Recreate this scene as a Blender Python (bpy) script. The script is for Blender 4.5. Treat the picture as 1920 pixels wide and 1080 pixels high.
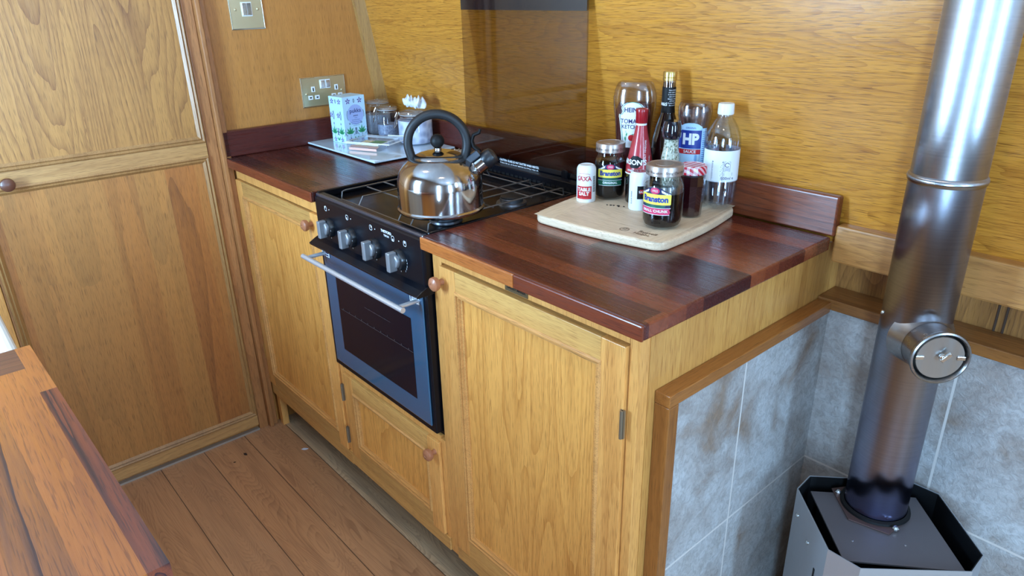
import bpy, bmesh, math, random
from mathutils import Vector, Matrix
random.seed(7)
for o in list(bpy.data.objects): bpy.data.objects.remove(o)
SC = bpy.context.scene
COL = SC.collection
PI = math.pi

# ------------------------------------------------------------ camera
CAM_LOC = Vector((2.07716, -0.70752, 1.33033))
yaw, pitch, roll, fpx = 2.42979, -0.39942, -0.02232, 1330.5
fw = Vector((math.cos(pitch)*math.cos(yaw), math.cos(pitch)*math.sin(yaw), math.sin(pitch)))
rt = fw.cross(Vector((0, 0, 1))).normalized(); up = rt.cross(fw)
r2 = math.cos(roll)*rt + math.sin(roll)*up; u2 = -math.sin(roll)*rt + math.cos(roll)*up
cd = bpy.data.cameras.new('camera'); cam = bpy.data.objects.new('camera', cd); COL.objects.link(cam)
cam.matrix_world = Matrix(((r2.x, u2.x, -fw.x, CAM_LOC.x), (r2.y, u2.y, -fw.y, CAM_LOC.y), (r2.z, u2.z, -fw.z, CAM_LOC.z), (0, 0, 0, 1)))
cd.sensor_width = 36; cd.lens = fpx/1920*36; cd.clip_start = 0.02
SC.camera = cam

# ------------------------------------------------------------ world, light, exposure
w = bpy.data.worlds.new('world'); SC.world = w; w.use_nodes = True
w.node_tree.nodes['Background'].inputs[0].default_value = (0.55, 0.75, 1.0, 1)
w.node_tree.nodes['Background'].inputs[1].default_value = 0.6
SC.view_settings.view_transform = 'Standard'; SC.view_settings.look = 'None'
SC.view_settings.gamma = 1; SC.view_settings.exposure = 0.46; SC.view_settings.use_curve_mapping = False

def area(name, loc, direction, sx, sy, power, color):
    l = bpy.data.lights.new(name, 'AREA'); l.shape = 'RECTANGLE'; l.size = sx; l.size_y = sy
    l.energy = power; l.color = color
    o = bpy.data.objects.new(name, l); COL.objects.link(o); o.location = loc
    o.rotation_euler = Vector(direction).to_track_quat('-Z', 'Y').to_euler()
    return o
DAY = (0.38, 0.66, 1.0)
area('window_daylight', (0.70, -1.28, 1.24), (0, 1, -0.05), 0.28, 0.72, 34, DAY)
area('side_door_daylight', (2.62, -1.28, 1.06), (0, 1, -0.05), 0.24, 1.08, 28, DAY)
area('window_daylight', (2.85, 0.40, 1.36), (0, -1, -0.2), 0.80, 0.36, 16, DAY)
area('door_daylight', (4.15, -0.40, 1.25), (-1, 0, 0), 0.26, 1.1, 36, DAY)
for lx, ly in ((0.75, -0.35), (1.75, -0.35), (2.9, -0.35)):
    l = bpy.data.lights.new('ceiling_spot', 'AREA'); l.shape = 'DISK'; l.size = 0.07; l.energy = 1.3; l.color = (1.0, 0.80, 0.55)
    o = bpy.data.objects.new('ceiling_spot_light', l); COL.objects.link(o); o.location = (lx, ly, 1.905)

# ------------------------------------------------------------ materials
def lin(c):
    r = []
    for v in c:
        v = v/255
        r.append(v/12.92 if v <= 0.04045 else ((v+0.055)/1.055)**2.4)
    return (*r, 1)

class M:
    def __init__(s, name):
        s.m = bpy.data.materials.new(name); s.m.use_nodes = True
        s.t = s.m.node_tree; s.b = s.t.nodes['Principled BSDF']; s.o = s.t.nodes['Material Output']
    def set(s, **k):
        for a, v in k.items():
            s.link(v, s.b.inputs[a.replace('_', ' ')])
        return s
    def link(s, v, inp):
        if hasattr(v, 'is_linked') or isinstance(v, bpy.types.NodeSocket): s.t.links.new(v, inp)
        else: inp.default_value = v
    def n(s, t, **k):
        n = s.t.nodes.new(t)
        for a, v in k.items(): setattr(n, a, v)
        return n
    def math(s, op, a, b=0, clamp=False, c=None):
        n = s.n('ShaderNodeMath', operation=op, use_clamp=clamp)
        s.link(a, n.inputs[0]); s.link(b, n.inputs[1])
        if c is not None: s.link(c, n.inputs[2])
        return n.outputs[0]
    def xyz(s):
        tc = s.n('ShaderNodeTexCoord'); sp = s.n('ShaderNodeSeparateXYZ'); s.t.links.new(tc.outputs['Object'], sp.inputs[0])
        return [sp.outputs[i] for i in range(3)]
    def comb(s, a, b, c):
        n = s.n('ShaderNodeCombineXYZ'); s.link(a, n.inputs[0]); s.link(b, n.inputs[1]); s.link(c, n.inputs[2]); return n.outputs[0]
    def noise(s, vec, scale=1.0, detail=2.0, rough=.5, dist=0.0):
        n = s.n('ShaderNodeTexNoise'); s.link(vec, n.inputs['Vector']); n.inputs['Scale'].default_value = scale
        n.inputs['Detail'].default_value = detail; n.inputs['Roughness'].default_value = rough; n.inputs['Distortion'].default_value = dist
        return n.outputs['Fac']
    def white(s, vec):
        n = s.n('ShaderNodeTexWhiteNoise', noise_dimensions='3D'); s.link(vec, n.inputs['Vector']); return n.outputs['Value']
    def mix(s, f, a, b, blend='MIX'):
        n = s.n('ShaderNodeMix', data_type='RGBA', blend_type=blend)
        s.link(f, n.inputs[0]); s.link(a, n.inputs[6]); s.link(b, n.inputs[7]); return n.outputs[2]
    def ramp(s, f, stops, interp='LINEAR'):
        n = s.n('ShaderNodeValToRGB'); cr = n.color_ramp; cr.interpolation = interp
        while len(cr.elements) < len(stops): cr.elements.new(.5)
        for e, (p, c) in zip(cr.elements, stops): e.position = p; e.color = c if len(c) == 4 else lin(c)
        s.link(f, n.inputs[0]); return n.outputs['Color']
    def rng(s, v, a, b, c=0., d=1.):
        n = s.n('ShaderNodeMapRange'); s.link(v, n.inputs[0])
        for i, q in enumerate((a, b, c, d)): n.inputs[i+1].default_value = q
        return n.outputs[0]
    def bump(s, h, strength=.2, dist=.002):
        n = s.n('ShaderNodeBump'); s.link(h, n.inputs['Height']); n.inputs['Strength'].default_value = strength; n.inputs['Distance'].default_value = dist
        s.t.links.new(n.outputs[0], s.b.inputs['Normal'])

def plain(name, c, rough=.5, metal=0., coat=0., **k):
    m = M(name); m.set(Base_Color=lin(c), Roughness=rough, Metallic=metal, Coat_Weight=coat)
    for a, v in k.items(): m.set(**{a: v})
    # faint surface mottling
    x = m.xyz(); nz = m.noise(m.comb(*x), 60, 3)
    m.set(Roughness=m.rng(nz, 0.3, 0.7, max(rough-.015, 0.0), rough+.025))
    return m.m

def wood(name, light, dark, pore, grain=2, k=5., along=1.6, across=11., ring=.55, fiber=.35, rough=.38, coat=.15,
         bands=None, bandcol=None, rand=True, bump=.25, staves=None, stave_cols=None, warp=1.0, poreamt=.55):
    m = M(name); x = m.xyz()
    if rand:
        oi = m.n('ShaderNodeObjectInfo'); off = m.math('MULTIPLY', oi.outputs['Random'], 17.0)
        g = m.math('ADD', x[grain], off)
    else: g = x[grain]
    o = [i for i in range(3) if i != grain]
    s_, t_ = x[o[0]], x[o[1]]
    sid = None
    if staves:
        ax_u, ax_v, wv, lu = staves
        row = m.math('FLOOR', m.math('DIVIDE', x[ax_v], wv))
        ro = m.white(m.comb(row, 3.3, 1.7))
        cell = m.math('FLOOR', m.math('ADD', m.math('DIVIDE', x[ax_u], lu), m.math('MULTIPLY', ro, 5.0)))
        sid = m.white(m.comb(row, cell, .5)); g = m.math('ADD', g, m.math('MULTIPLY', sid, 31.0))
    v1 = m.comb(m.math('MULTIPLY', g, along*.42), m.math('MULTIPLY', s_, across), m.math('MULTIPLY', t_, across))
    n0 = m.noise(v1, 1.0, 1.0, .4, .15*warp)
    vj = m.comb(m.math('MULTIPLY', g, along*6), m.math('MULTIPLY', s_, across*5), m.math('MULTIPLY', t_, across*5))
    n1 = m.math('ADD', n0, m.math('MULTIPLY', m.noise(vj, 1.0, 2), .018*warp))
    fr = m.math('FRACT', m.math('MULTIPLY', n1, k*4))
    rg = m.math('POWER', fr, 3.0)
    v2 = m.comb(m.math('MULTIPLY', g, 9), m.math('MULTIPLY', s_, 260), m.math('MULTIPLY', t_, 260))
    fb = m.noise(v2, 1.0, 3)
    v4 = m.comb(m.math('MULTIPLY', g, 2.2), m.math('MULTIPLY', s_, 26), m.math('MULTIPLY', t_, 26))
    br = m.noise(v4, 1.0, 2)
    f = m.math('ADD', m.math('MULTIPLY', rg, ring), m.math('MULTIPLY', m.math('SUBTRACT', fb, .5), fiber*2))
    f = m.math('ADD', f, m.math('MULTIPLY', m.math('SUBTRACT', br, .38), .9), clamp=True)
    L, D = lin(light), lin(dark)
    if staves:
        base = m.ramp(sid, stave_cols)
        dk = m.mix(1.0, base, (.52, .46, .44, 1), 'MULTIPLY')
        c = m.mix(f, base, dk)
    else: c = m.mix(f, L, D)
    if bands:
        ax, wd, amt = bands
        bi = m.white(m.comb(m.math('FLOOR', m.math('DIVIDE', m.math('ADD', x[ax], .013), wd)), 1.3, 9.1))
        c = m.mix(m.math('MULTIPLY', bi, amt), c, lin(bandcol))
    v3 = m.comb(m.math('MULTIPLY', g, 32), m.math('MULTIPLY', s_, 950), m.math('MULTIPLY', t_, 950))
    po = m.noise(v3, 1.0, 1)
    pf = m.math('MULTIPLY', m.rng(po, .56, .68), poreamt)
    c = m.mix(pf, c, lin(pore))
    if rand:
        tone = m.rng(oi.outputs['Random'], 0, 1, .90, 1.07)
        c = m.mix(1.0, c, m.comb(tone, tone, tone), 'MULTIPLY')
    m.set(Base_Color=c, Roughness=m.rng(fb, .3, .7, rough-.05, rough+.08), Coat_Weight=coat, Coat_Roughness=.25)
    h = m.math('ADD', m.math('MULTIPLY', po, -.6), m.math('MULTIPLY', fb, .4))
    if bump: m.bump(h, bump, .0006)
    return m.m

def thin_glass(name, tint, refl=.08, rough=.01, rcol=(1, 1, 1, 1), top=.42):
    m = M(name); m.t.nodes.remove(m.b)
    tr = m.n('ShaderNodeBsdfTransparent'); tr.inputs[0].default_value = tint
    gl = m.n('ShaderNodeBsdfGlossy'); gl.inputs['Roughness'].default_value = rough; gl.inputs[0].default_value = rcol
    fz = m.n('ShaderNodeLayerWeight'); fz.inputs['Blend'].default_value = .25
    f = m.rng(fz.outputs['Facing'], 0, 1, refl, top)
    mx = m.n('ShaderNodeMixShader'); m.t.links.new(f, mx.inputs[0]); m.t.links.new(tr.outputs[0], mx.inputs[1]); m.t.links.new(gl.outputs[0], mx.inputs[2])
    m.t.links.new(mx.outputs[0], m.o.inputs[0]); return m.m

def brushed(name, c, rough, axis=2, amp=.06, streak=200, tint=None, aniso=0., tan='Z', hoop=False):
    m = M(name); x = m.xyz()
    sc = [streak]*3; sc[axis] = 2
    if hoop: sc = [4, 4, streak]
    nz = m.noise(m.comb(*[m.math('MULTIPLY', x[i], sc[i]) for i in range(3)]), 1, 2)
    c1 = m.mix(nz, lin(c), lin(tuple(max(0, int(q*.82)) for q in c)))
    if tint:   # heat discolouration towards a height range
        f = m.rng(x[2], tint[1], tint[0]); f2 = m.noise(m.comb(*x), 9, 2)
        c1 = m.mix(m.math('MULTIPLY', f, m.rng(f2, .3, .7, .45, 1.)), c1, lin(tint[2]))
    m.set(Base_Color=c1, Metallic=1.0, Roughness=m.rng(nz, .25, .75, rough-amp, rough+amp))
    if aniso:
        tg = m.n('ShaderNodeTangent', direction_type='RADIAL', axis=tan); m.t.links.new(tg.outputs[0], m.b.inputs['Tangent']); m.set(Anisotropic=aniso)
    return m.m

OAK_L, OAK_D, OAK_P = (230, 164, 88), (190, 120, 54), (136, 78, 32)
m_oak_v = wood('oak_vertical', OAK_L, OAK_D, OAK_P, 2, k=2.4, along=1.5, across=9, ring=.30)
m_oak_h = wood('oak_horizontal', (210, 158, 88), (160, 104, 48), OAK_P, 0, k=2.4, ring=.3)
m_oak_panel = wood('oak_panel_figured', (232, 164, 82), (188, 118, 48), (130, 76, 30), 2, k=4.5, along=2.2, across=8, ring=.5, warp=1.2, fiber=.22)
m_oak_mould = wood('oak_moulding', (214, 152, 84), (160, 104, 52), (110, 66, 30), 0, k=2, ring=.2)
m_end = wood('oak_end_panel', (210, 154, 80), (172, 112, 50), OAK_P, 2, k=3, along=.9, across=12, ring=.3, bands=(1, .047, .35), bandcol=(170, 110, 55))
m_hull = wood('hull_lining_oak', (208, 140, 50), (160, 96, 28), (104, 58, 16), 0, k=8, along=2.6, across=13, ring=.55, rough=.3, coat=.35, warp=1.6, poreamt=.7)
m_bulk = wood('bulkhead_veneer', (192, 128, 62), (152, 96, 42), (106, 62, 28), 2, k=2, along=1.2, across=14, ring=.15, fiber=.35, rough=.34)
m_door_up = wood('door_upper_veneer', (188, 132, 68), (138, 88, 44), (84, 50, 26), 2, k=6, along=2.2, across=9, ring=.7, warp=1.6, rough=.42)
m_door_lo = wood('door_lower_veneer', (174, 106, 50), (112, 64, 32), (78, 44, 22), 2, k=2.0, along=1.0, across=7, ring=.5, bands=(1, .078, .65), bandcol=(192, 136, 70), rand=False, rough=.4)
m_door_rail = wood('door_rail_oak', (196, 146, 88), (150, 100, 52), (112, 70, 36), 1, k=3, ring=.3)
m_door_mould = wood('door_moulding_oak', (176, 128, 76), (124, 80, 42), (86, 52, 26), 2, k=2, ring=.2)
m_red = wood('stained_stile', (178, 118, 68), (132, 82, 44), (88, 52, 28), 2, k=2.5, ring=.3)
m_trimred = wood('hearth_trim_wood', (164, 102, 46), (124, 72, 28), (84, 46, 18), 1, k=3, ring=.3, coat=.3, rough=.33)
m_trimred_v = wood('hearth_trim_wood_upright', (158, 98, 44), (118, 68, 28), (84, 46, 18), 2, k=3, ring=.3, coat=.3, rough=.33)
m_trimback = wood('hearth_ledge_wood', (150, 96, 44), (104, 62, 28), (74, 42, 18), 0, k=5, ring=.45)
m_gun = wood('gunwale_oak', (178, 124, 66), (132, 84, 42), (92, 56, 28), 0, k=5, along=2, across=18, ring=.45)
m_batten = wood('batten_oak', (178, 132, 72), (138, 94, 46), (100, 64, 32), 2, k=3, ring=.3)
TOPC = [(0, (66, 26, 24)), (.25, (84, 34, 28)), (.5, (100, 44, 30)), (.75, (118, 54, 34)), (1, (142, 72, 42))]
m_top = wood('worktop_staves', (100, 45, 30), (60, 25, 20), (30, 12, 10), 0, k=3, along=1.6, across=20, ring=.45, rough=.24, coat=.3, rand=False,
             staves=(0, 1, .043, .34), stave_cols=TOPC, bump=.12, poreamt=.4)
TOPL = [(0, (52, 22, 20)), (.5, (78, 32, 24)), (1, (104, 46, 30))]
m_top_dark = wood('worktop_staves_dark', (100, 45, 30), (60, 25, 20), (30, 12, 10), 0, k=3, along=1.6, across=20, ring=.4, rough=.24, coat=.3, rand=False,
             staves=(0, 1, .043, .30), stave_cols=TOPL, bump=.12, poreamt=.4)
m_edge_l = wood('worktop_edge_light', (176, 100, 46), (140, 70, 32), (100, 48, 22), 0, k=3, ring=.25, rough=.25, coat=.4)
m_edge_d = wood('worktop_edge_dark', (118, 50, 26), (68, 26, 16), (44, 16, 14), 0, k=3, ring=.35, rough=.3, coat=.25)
m_ups = wood('upstand_wood', (84, 34, 24), (54, 20, 16), (34, 14, 12), 0, k=3, ring=.3, rough=.3, coat=.2)
m_ups_r = wood('upstand_wood_right', (124, 60, 30), (66, 28, 18), (46, 20, 16), 0, k=5, ring=.6, rough=.32, coat=.2, along=2)
NEARC = [(0, (78, 38, 30)), (.35, (96, 50, 34)), (.4, (164, 98, 42)), (1, (182, 116, 52))]
m_near = wood('near_worktop_staves', (170, 100, 42), (120, 62, 28), (84, 44, 28), 0, k=3, along=3, across=14, ring=.45, rough=.4, coat=.1, rand=False,
              staves=(0, 1, .0415, .47), stave_cols=NEARC)
m_near_l = wood('near_stave_light', (172, 98, 40), (130, 66, 26), (90, 46, 24), 0, k=2, along=3, across=14, ring=.4, rough=.45, coat=.05, rand=False)
m_near_d = wood('near_stave_dark', (124, 58, 34), (46, 22, 28), (34, 18, 26), 0, k=1.6, along=2, across=34, ring=1.0, rough=.4, coat=.1, rand=False, warp=2.5)
m_near_d2 = wood('near_stave_dark_cross', (110, 64, 44), (66, 36, 32), (44, 24, 26), 1, k=2.5, along=3, across=20, ring=.6, rough=.4, coat=.1, rand=False, warp=2)
m_near_f = wood('near_stave_figured', (166, 96, 42), (62, 34, 32), (84, 46, 30), 0, k=1.0, along=2.4, across=22, ring=1.0, rough=.4, coat=.1, rand=False, warp=3)
m_floor = None
def floor_mat():
    m = M('floor_planks'); x = m.xyz()
    yy = m.math('ADD', x[1], .10)
    row = m.math('FLOOR', m.math('DIVIDE', yy, .13)); ro = m.white(m.comb(row, 2.2, 7.7))
    xs = m.math('ADD', x[0], m.math('MULTIPLY', ro, 1.3))
    cell = m.math('FLOOR', m.math('DIVIDE', xs, 3.6)); idv = m.white(m.comb(row, cell, 4.4))
    g = m.math('ADD', x[0], m.math('MULTIPLY', idv, 23))
    n1 = m.noise(m.comb(m.math('MULTIPLY', g, 1.5), m.math('MULTIPLY', x[1], 11), 0), 1, 1.6, .5, .6)
    rg = m.math('POWER', m.math('FRACT', m.math('MULTIPLY', n1, 55)), 1.6)
    fb = m.noise(m.comb(m.math('MULTIPLY', g, 9), m.math('MULTIPLY', x[1], 240), 0), 1, 3)
    f = m.math('ADD', m.math('MULTIPLY', rg, .42), m.math('MULTIPLY', m.math('SUBTRACT', fb, .5), 1.0), clamp=True)
    bn = m.noise(m.comb(m.math('MULTIPLY', g, 3), m.math('MULTIPLY', x[1], 30), 0), 1, 2)
    f = m.math('ADD', f, m.math('MULTIPLY', m.math('SUBTRACT', bn, .45), 1.1), clamp=True)
    c = m.mix(f, lin((186, 134, 92)), lin((128, 84, 56)))
    c = m.mix(m.math('MULTIPLY', idv, .3), c, lin((168, 128, 96)))
    grey = m.mix(f, lin((200, 166, 128)), lin((112, 86, 64)))
    c = m.mix(m.math('GREATER_THAN', x[1], .03), c, grey)
    e = m.math('PINGPONG', yy, .065)
    gap = m.math('LESS_THAN', e, .0012)
    e2 = m.math('LESS_THAN', m.math('PINGPONG', xs, 1.8), .0009)
    gp = m.math('MAXIMUM', gap, e2)
    c = m.mix(m.math('MULTIPLY', gp, .8), c, lin((52, 34, 24)))
    m.set(Base_Color=c, Roughness=m.rng(fb, .3, .7, .34, .5))
    m.bump(m.math('SUBTRACT', m.math('MULTIPLY', f, -.3), m.math('MULTIPLY', gp, 2)), .4, .0008)
    return m.m
m_floor = floor_mat()
def tile_mat(name, ax, off, wd, zoff, ht):
    m = M(name); x = m.xyz(); v = m.comb(*x)
    n1 = m.noise(v, 7, 4, .6, .6); n2 = m.noise(v, 75, 6, .7, 1.2); n3 = m.noise(v, 260, 3, .6)
    c = m.ramp(n1, [(.3, (140, 116, 96)), (.44, (162, 154, 148)), (.58, (186, 184, 182)), (.68, (176, 172, 168)), (.8, (152, 124, 100))])
    c = m.mix(m.rng(n2, .42, .62, 0., .4), c, lin((112, 104, 98)))
    u = m.math('PINGPONG', m.math('ADD', x[ax], -off), wd/2); zz = m.math('PINGPONG', m.math('ADD', x[2], -zoff), ht/2)
    gr = m.math('MAXIMUM', m.math('LESS_THAN', u, .0022), m.math('LESS_THAN', zz, .0022))
    c = m.mix(gr, c, lin((206, 198, 190)))
    h = m.math('ADD', m.math('MULTIPLY', n2, 1.2), m.math('MULTIPLY', n3, .4))
    h = m.mix(gr, m.comb(h, h, h), (.2, .2, .2, 1))
    m.set(Base_Color=c, Roughness=m.rng(n2, .3, .7, .34, .62)); m.bump(h, .55, .0035); return m.m
m_tile_e = tile_mat('slate_tile_end', 1, .285, .30, .402, .36)
m_tile_b = tile_mat('slate_tile_back', 0, 1.77, .30, .402, .36)

m_black = plain('cooker_black_enamel', (7, 10, 18), .3, Specular_IOR_Level=.28)
m_blackm = plain('black_matt', (9, 10, 12), .55, Specular_IOR_Level=.3)
m_hob = plain('hob_black_gloss', (6, 8, 14), .22, Specular_IOR_Level=.3)
m_cast = plain('burner_cap_black', (26, 26, 28), .45)
m_wire = plain('pan_support_wire', (136, 132, 130), .3, .8)
m_steel = brushed('stainless_steel', (188, 186, 184), .12, 2, .03)
m_kettle = brushed('kettle_polished_steel', (200, 196, 194), .11, 2, .02, 90, aniso=.6)
m_handle = plain('bar_handle_steel', (206, 208, 212), .3, .6)
m_flue = brushed('flue_brushed_steel', (168, 166, 168), .21, 2, .0, 420, aniso=1.0, hoop=True)
m_flue_low = brushed('flue_lower_steel', (156, 156, 164), .23, 2, .0, 420, tint=(-.05, .30, (100, 104, 150)), aniso=1.0, hoop=True)
m_flue_branch = brushed('flue_branch_steel', (168, 162, 158), .3, 0, .05, 120)
m_stove_s = plain('stove_casing_steel', (178, 180, 184), .34, .65)
m_stove_p = plain('stove_plate_grey', (104, 98, 100), .42, .4)
m_knobblk = plain('knob_base_black', (20, 22, 26), .3, coat=.3)
m_knobgry = plain('knob_grip_silver', (150, 152, 156), .38, .55)
m_white = plain('white_print', (226, 228, 230), .5)
m_whitep = plain('white_plastic', (226, 230, 232), .35)
m_fridge = plain('white_enamel', (222, 234, 238), .18, coat=.5)
m_brass = plain('brushed_brass_plate', (206, 192, 154), .3, .75)
m_chrome = plain('chrome', (200, 198, 194), .12, 1.0)
m_hinge = plain('hinge_brass', (176, 142, 84), .35, .7)
m_hinged = plain('hinge_steel_dull', (140, 128, 108), .35, .7)
m_glass = thin_glass('clear_glass', (.95, .965, .975, 1), .03, top=.3)
m_plastic = thin_glass('clear_plastic', (.9, .93, .96, 1), .10, .06)
m_haze = thin_glass('smeared_plastic', (.80, .78, .80, 1), .14, .12)
m_lid = thin_glass('smoked_glass_lid', (.74, .70, .62, 1), .03, .03, top=.13)
m_ovglass = plain('oven_window_glass', (12, 12, 24), .1, Specular_IOR_Level=.35)
def dotted():
    m = M('oven_door_dotted_glass'); x = m.xyz()
    a = m.math('SINE', m.math('MULTIPLY', m.math('ADD', x[0], x[2]), 1900)); b = m.math('SINE', m.math('MULTIPLY', m.math('SUBTRACT', x[0], x[2]), 1900))
    f = m.rng(m.math('MULTIPLY', a, b), -.4, .4)
    m.set(Base_Color=m.mix(f, lin((26, 62, 88)), lin((48, 98, 128))), Roughness=.12, Coat_Weight=1.0, Coat_Roughness=.06); return m.m
m_dot = dotted()
m_board = wood('chopping_board_bamboo', (222, 196, 164), (196, 164, 132), (158, 126, 98), 0, k=2, along=3, across=26, ring=.25, rough=.5, coat=.0, rand=False)
m_board_r = wood('chopping_board_border', (228, 202, 168), (204, 172, 136), (166, 132, 100), 1, k=2, along=3, across=26, ring=.2, rough=.5, coat=.0, rand=False)
m_gboard = plain('white_glass_board', (206, 222, 232), .1, coat=.8)
m_knobw = plain('turned_wood_knob', (166, 104, 70), .4, coat=.2)
m_knobd = plain('turned_wood_knob_dark', (96, 56, 40), .4, coat=.2)
m_pickle = plain('dark_pickle', (12, 6, 5), .18, Specular_IOR_Level=.25)
m_vinegar = plain('dark_vinegar', (16, 8, 8), .12, coat=1.0)
m_ketchup = plain('ketchup_red', (84, 22, 20), .35, coat=.5)
m_hpbody = plain('brown_sauce', (96, 62, 46), .4, coat=.4)
m_jam = plain('dark_jam', (38, 8, 12), .15, coat=.8)
m_lidgold = plain('jar_lid_pinkish_gold', (178, 162, 152), .32, .75)
m_gold = plain('gold_cap', (206, 182, 112), .25, .9)
m_red_p = plain('red_label', (190, 30, 38), .35, coat=.2)
m_redcap = plain('red_cap', (150, 14, 26), .3, coat=.3)
m_crimson = plain('sarsons_red_sleeve', (168, 44, 52), .32, coat=.4)
m_green = plain('label_green', (22, 92, 70), .4)
m_green2 = plain('print_green', (52, 150, 96), .5)
m_yellow = plain('label_yellow', (238, 222, 84), .4)
m_navy = plain('label_navy', (22, 30, 74), .4)
m_blue = plain('label_blue', (28, 52, 140), .4)
m_lblue = plain('label_pale_blue', (176, 214, 240), .4)
m_label = plain('label_white', (230, 234, 236), .45)
m_pinkl = plain('label_pink', (200, 50, 92), .4)
m_purple = plain('print_purple', (96, 48, 140), .5)
m_indigo = plain('print_indigo', (44, 40, 96), .5)
m_carton = plain('carton_pale_blue', (184, 218, 236), .5)
m_lilac = plain('carton_lilac', (158, 176, 222), .5)
m_water = thin_glass('water_in_bottle', (.80, .84, .90, 1), .12, .02)
m_herb = None
def speck(name, a, b, sc):
    m = M(name); x = m.xyz(); v = m.n('ShaderNodeTexVoronoi'); m.link(m.comb(*x), v.inputs['Vector']); v.inputs['Scale'].default_value = sc
    m.set(Base_Color=m.mix(m.rng(v.outputs['Distance'], .2, .6), lin(a), lin(b)), Roughness=.6); return m.m
m_herb = speck('dried_herbs', (84, 92, 62), (196, 196, 176), 210)
m_sugar = speck('jar_contents_pale', (196, 204, 218), (170, 178, 196), 300)
m_tea = speck('jar_contents_grey', (108, 112, 132), (140, 146, 164), 140)
m_bag = speck('wrapped_bags', (158, 164, 190), (206, 210, 226), 46)
m_bean = speck('leaflet_print', (226, 200, 90), (236, 232, 210), 160)
m_orange = plain('leaflet_orange', (226, 178, 160), .5)
m_wick = plain('cream_cane', (208, 192, 172), .7)
def gingham():
    m = M('red_gingham_lid'); x = m.xyz()
    a = m.math('GREATER_THAN', m.math('SINE', m.math('MULTIPLY', x[0], 560)), 0); b = m.math('GREATER_THAN', m.math('SINE', m.math('MULTIPLY', m.math('ADD', x[1], x[2]), 560)), 0)
    f = m.math('MULTIPLY', m.math('ADD', a, b), .5)
    m.set(Base_Color=m.mix(f, lin((236, 226, 230)), lin((190, 24, 48))), Roughness=.35); return m.m
m_ging = gingham()
m_leaf = plain('dried_leaf', (48, 32, 24), .8)
m_ceil = plain('ceiling_white', (214, 216, 218), .6)
m_int = wood('interior_oak', (128, 98, 72), (92, 68, 48), OAK_P, 0, k=2, ring=.3)
m_dark_void = plain('shadowed_board', (70, 48, 32), .7)

# ------------------------------------------------------------ geometry
class G:
    def __init__(s, v=None, f=None, mi=None): s.v = v or []; s.f = f or []; s.mi = mi or [0]*len(s.f)
    def __add__(s, o):
        n = len(s.v); return G(s.v+o.v, s.f+[tuple(i+n for i in q) for q in o.f], s.mi+o.mi)
    def mat(s, i): return G(s.v, s.f, [i]*len(s.f))
    def map(s, fn): return G([fn(*p) for p in s.v], s.f, s.mi)
def box(x0, x1, y0, y1, z0, z1):
    v = [(x, y, z) for x in (x0, x1) for y in (y0, y1) for z in (z0, z1)]
    return G(v, [(0, 1, 3, 2), (4, 6, 7, 5), (0, 4, 5, 1), (2, 3, 7, 6), (0, 2, 6, 4), (1, 5, 7, 3)])
def prism(pts, z0, z1):
    n = len(pts); v = [(x, y, z0) for x, y in pts]+[(x, y, z1) for x, y in pts]
    return G(v, [tuple(range(n))[::-1], tuple(range(n, 2*n))]+[(i, (i+1) % n, n+(i+1) % n, n+i) for i in range(n)])
def lathe(prof, c=(0, 0, 0), axis=(0, 0, 1), n=40, sx=1., sy=1., rot=0., closed_ends=True):
    ax = Vector(axis).normalized()
    a = Vector((1, 0, 0)) if abs(ax.x) < .9 and abs(ax.z) > .5 else (Vector((0, 0, 1)) if abs(ax.z) < .9 else Vector((1, 0, 0)))
    a = (a-ax*a.dot(ax)).normalized(); b = ax.cross(a)
    c = Vector(c); v = []; f = []
    for r, h in prof:
        for i in range(n):
            t = 2*PI*i/n; px, py = r*math.cos(t)*sx, r*math.sin(t)*sy
            q = px*math.cos(rot)-py*math.sin(rot), px*math.sin(rot)+py*math.cos(rot)
            v.append(tuple(c+a*q[0]+b*q[1]+ax*h))
    for k in range(len(prof)-1):
        for i in range(n):
            j = (i+1) % n; f.append((k*n+i, k*n+j, (k+1)*n+j, (k+1)*n+i))
    if closed_ends:
        f.append(tuple(range(n))[::-1]); f.append(tuple(range((len(prof)-1)*n, len(prof)*n)))
    return G(v, f)
def tube(path, r, n=8, closed=False, sy=1.0):
    P = [Vector(p) for p in path]; v = []; f = []; m = len(P); pa = None
    for i, p in enumerate(P):
        if closed: t = (P[(i+1) % m]-P[i-1]).normalized()
        else: t = (P[min(i+1, m-1)]-P[max(i-1, 0)]).normalized()
        if pa is None: a = t.orthogonal().normalized()
        else:
            a = pa-t*pa.dot(t)
            a = a.normalized() if a.length > 1e-6 else t.orthogonal().normalized()
        pa = a; b = t.cross(a); rr = r[i] if isinstance(r, (list, tuple)) else r
        for k in range(n):
            q = 2*PI*k/n; v.append(tuple(p+a*rr*math.cos(q)+b*rr*sy*math.sin(q)))
    for i in range(m if closed else m-1):
        for k in range(n):
            j = (i+1) % m; f.append((i*n+k, i*n+(k+1) % n, j*n+(k+1) % n, j*n+k))
    if not closed: f += [tuple(range(n))[::-1], tuple(range((m-1)*n, m*n))]
    return G(v, f)
def ring_frame(u0, u1, w0, w1, prof):
    """picture-frame moulding; prof = [(inset, height)], closed with its own back"""
    v = []; f = []; n = len(prof)
    for d, h in prof: v += [(u0+d, w0+d, h), (u1-d, w0+d, h), (u1-d, w1-d, h), (u0+d, w1-d, h)]
    for k in range(n):
        j = (k+1) % n
        for i in range(4):
            q = (i+1) % 4; f.append((k*4+i, k*4+q, j*4+q, j*4+i))
    return G(v, f)
def ball(c, r, sz=1., n=20):
    pr = [(max(1e-4, r*math.sin(PI*i/12)), -r*sz*math.cos(PI*i/12)) for i in range(13)]
    return lathe(pr, c, n=n)

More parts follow.
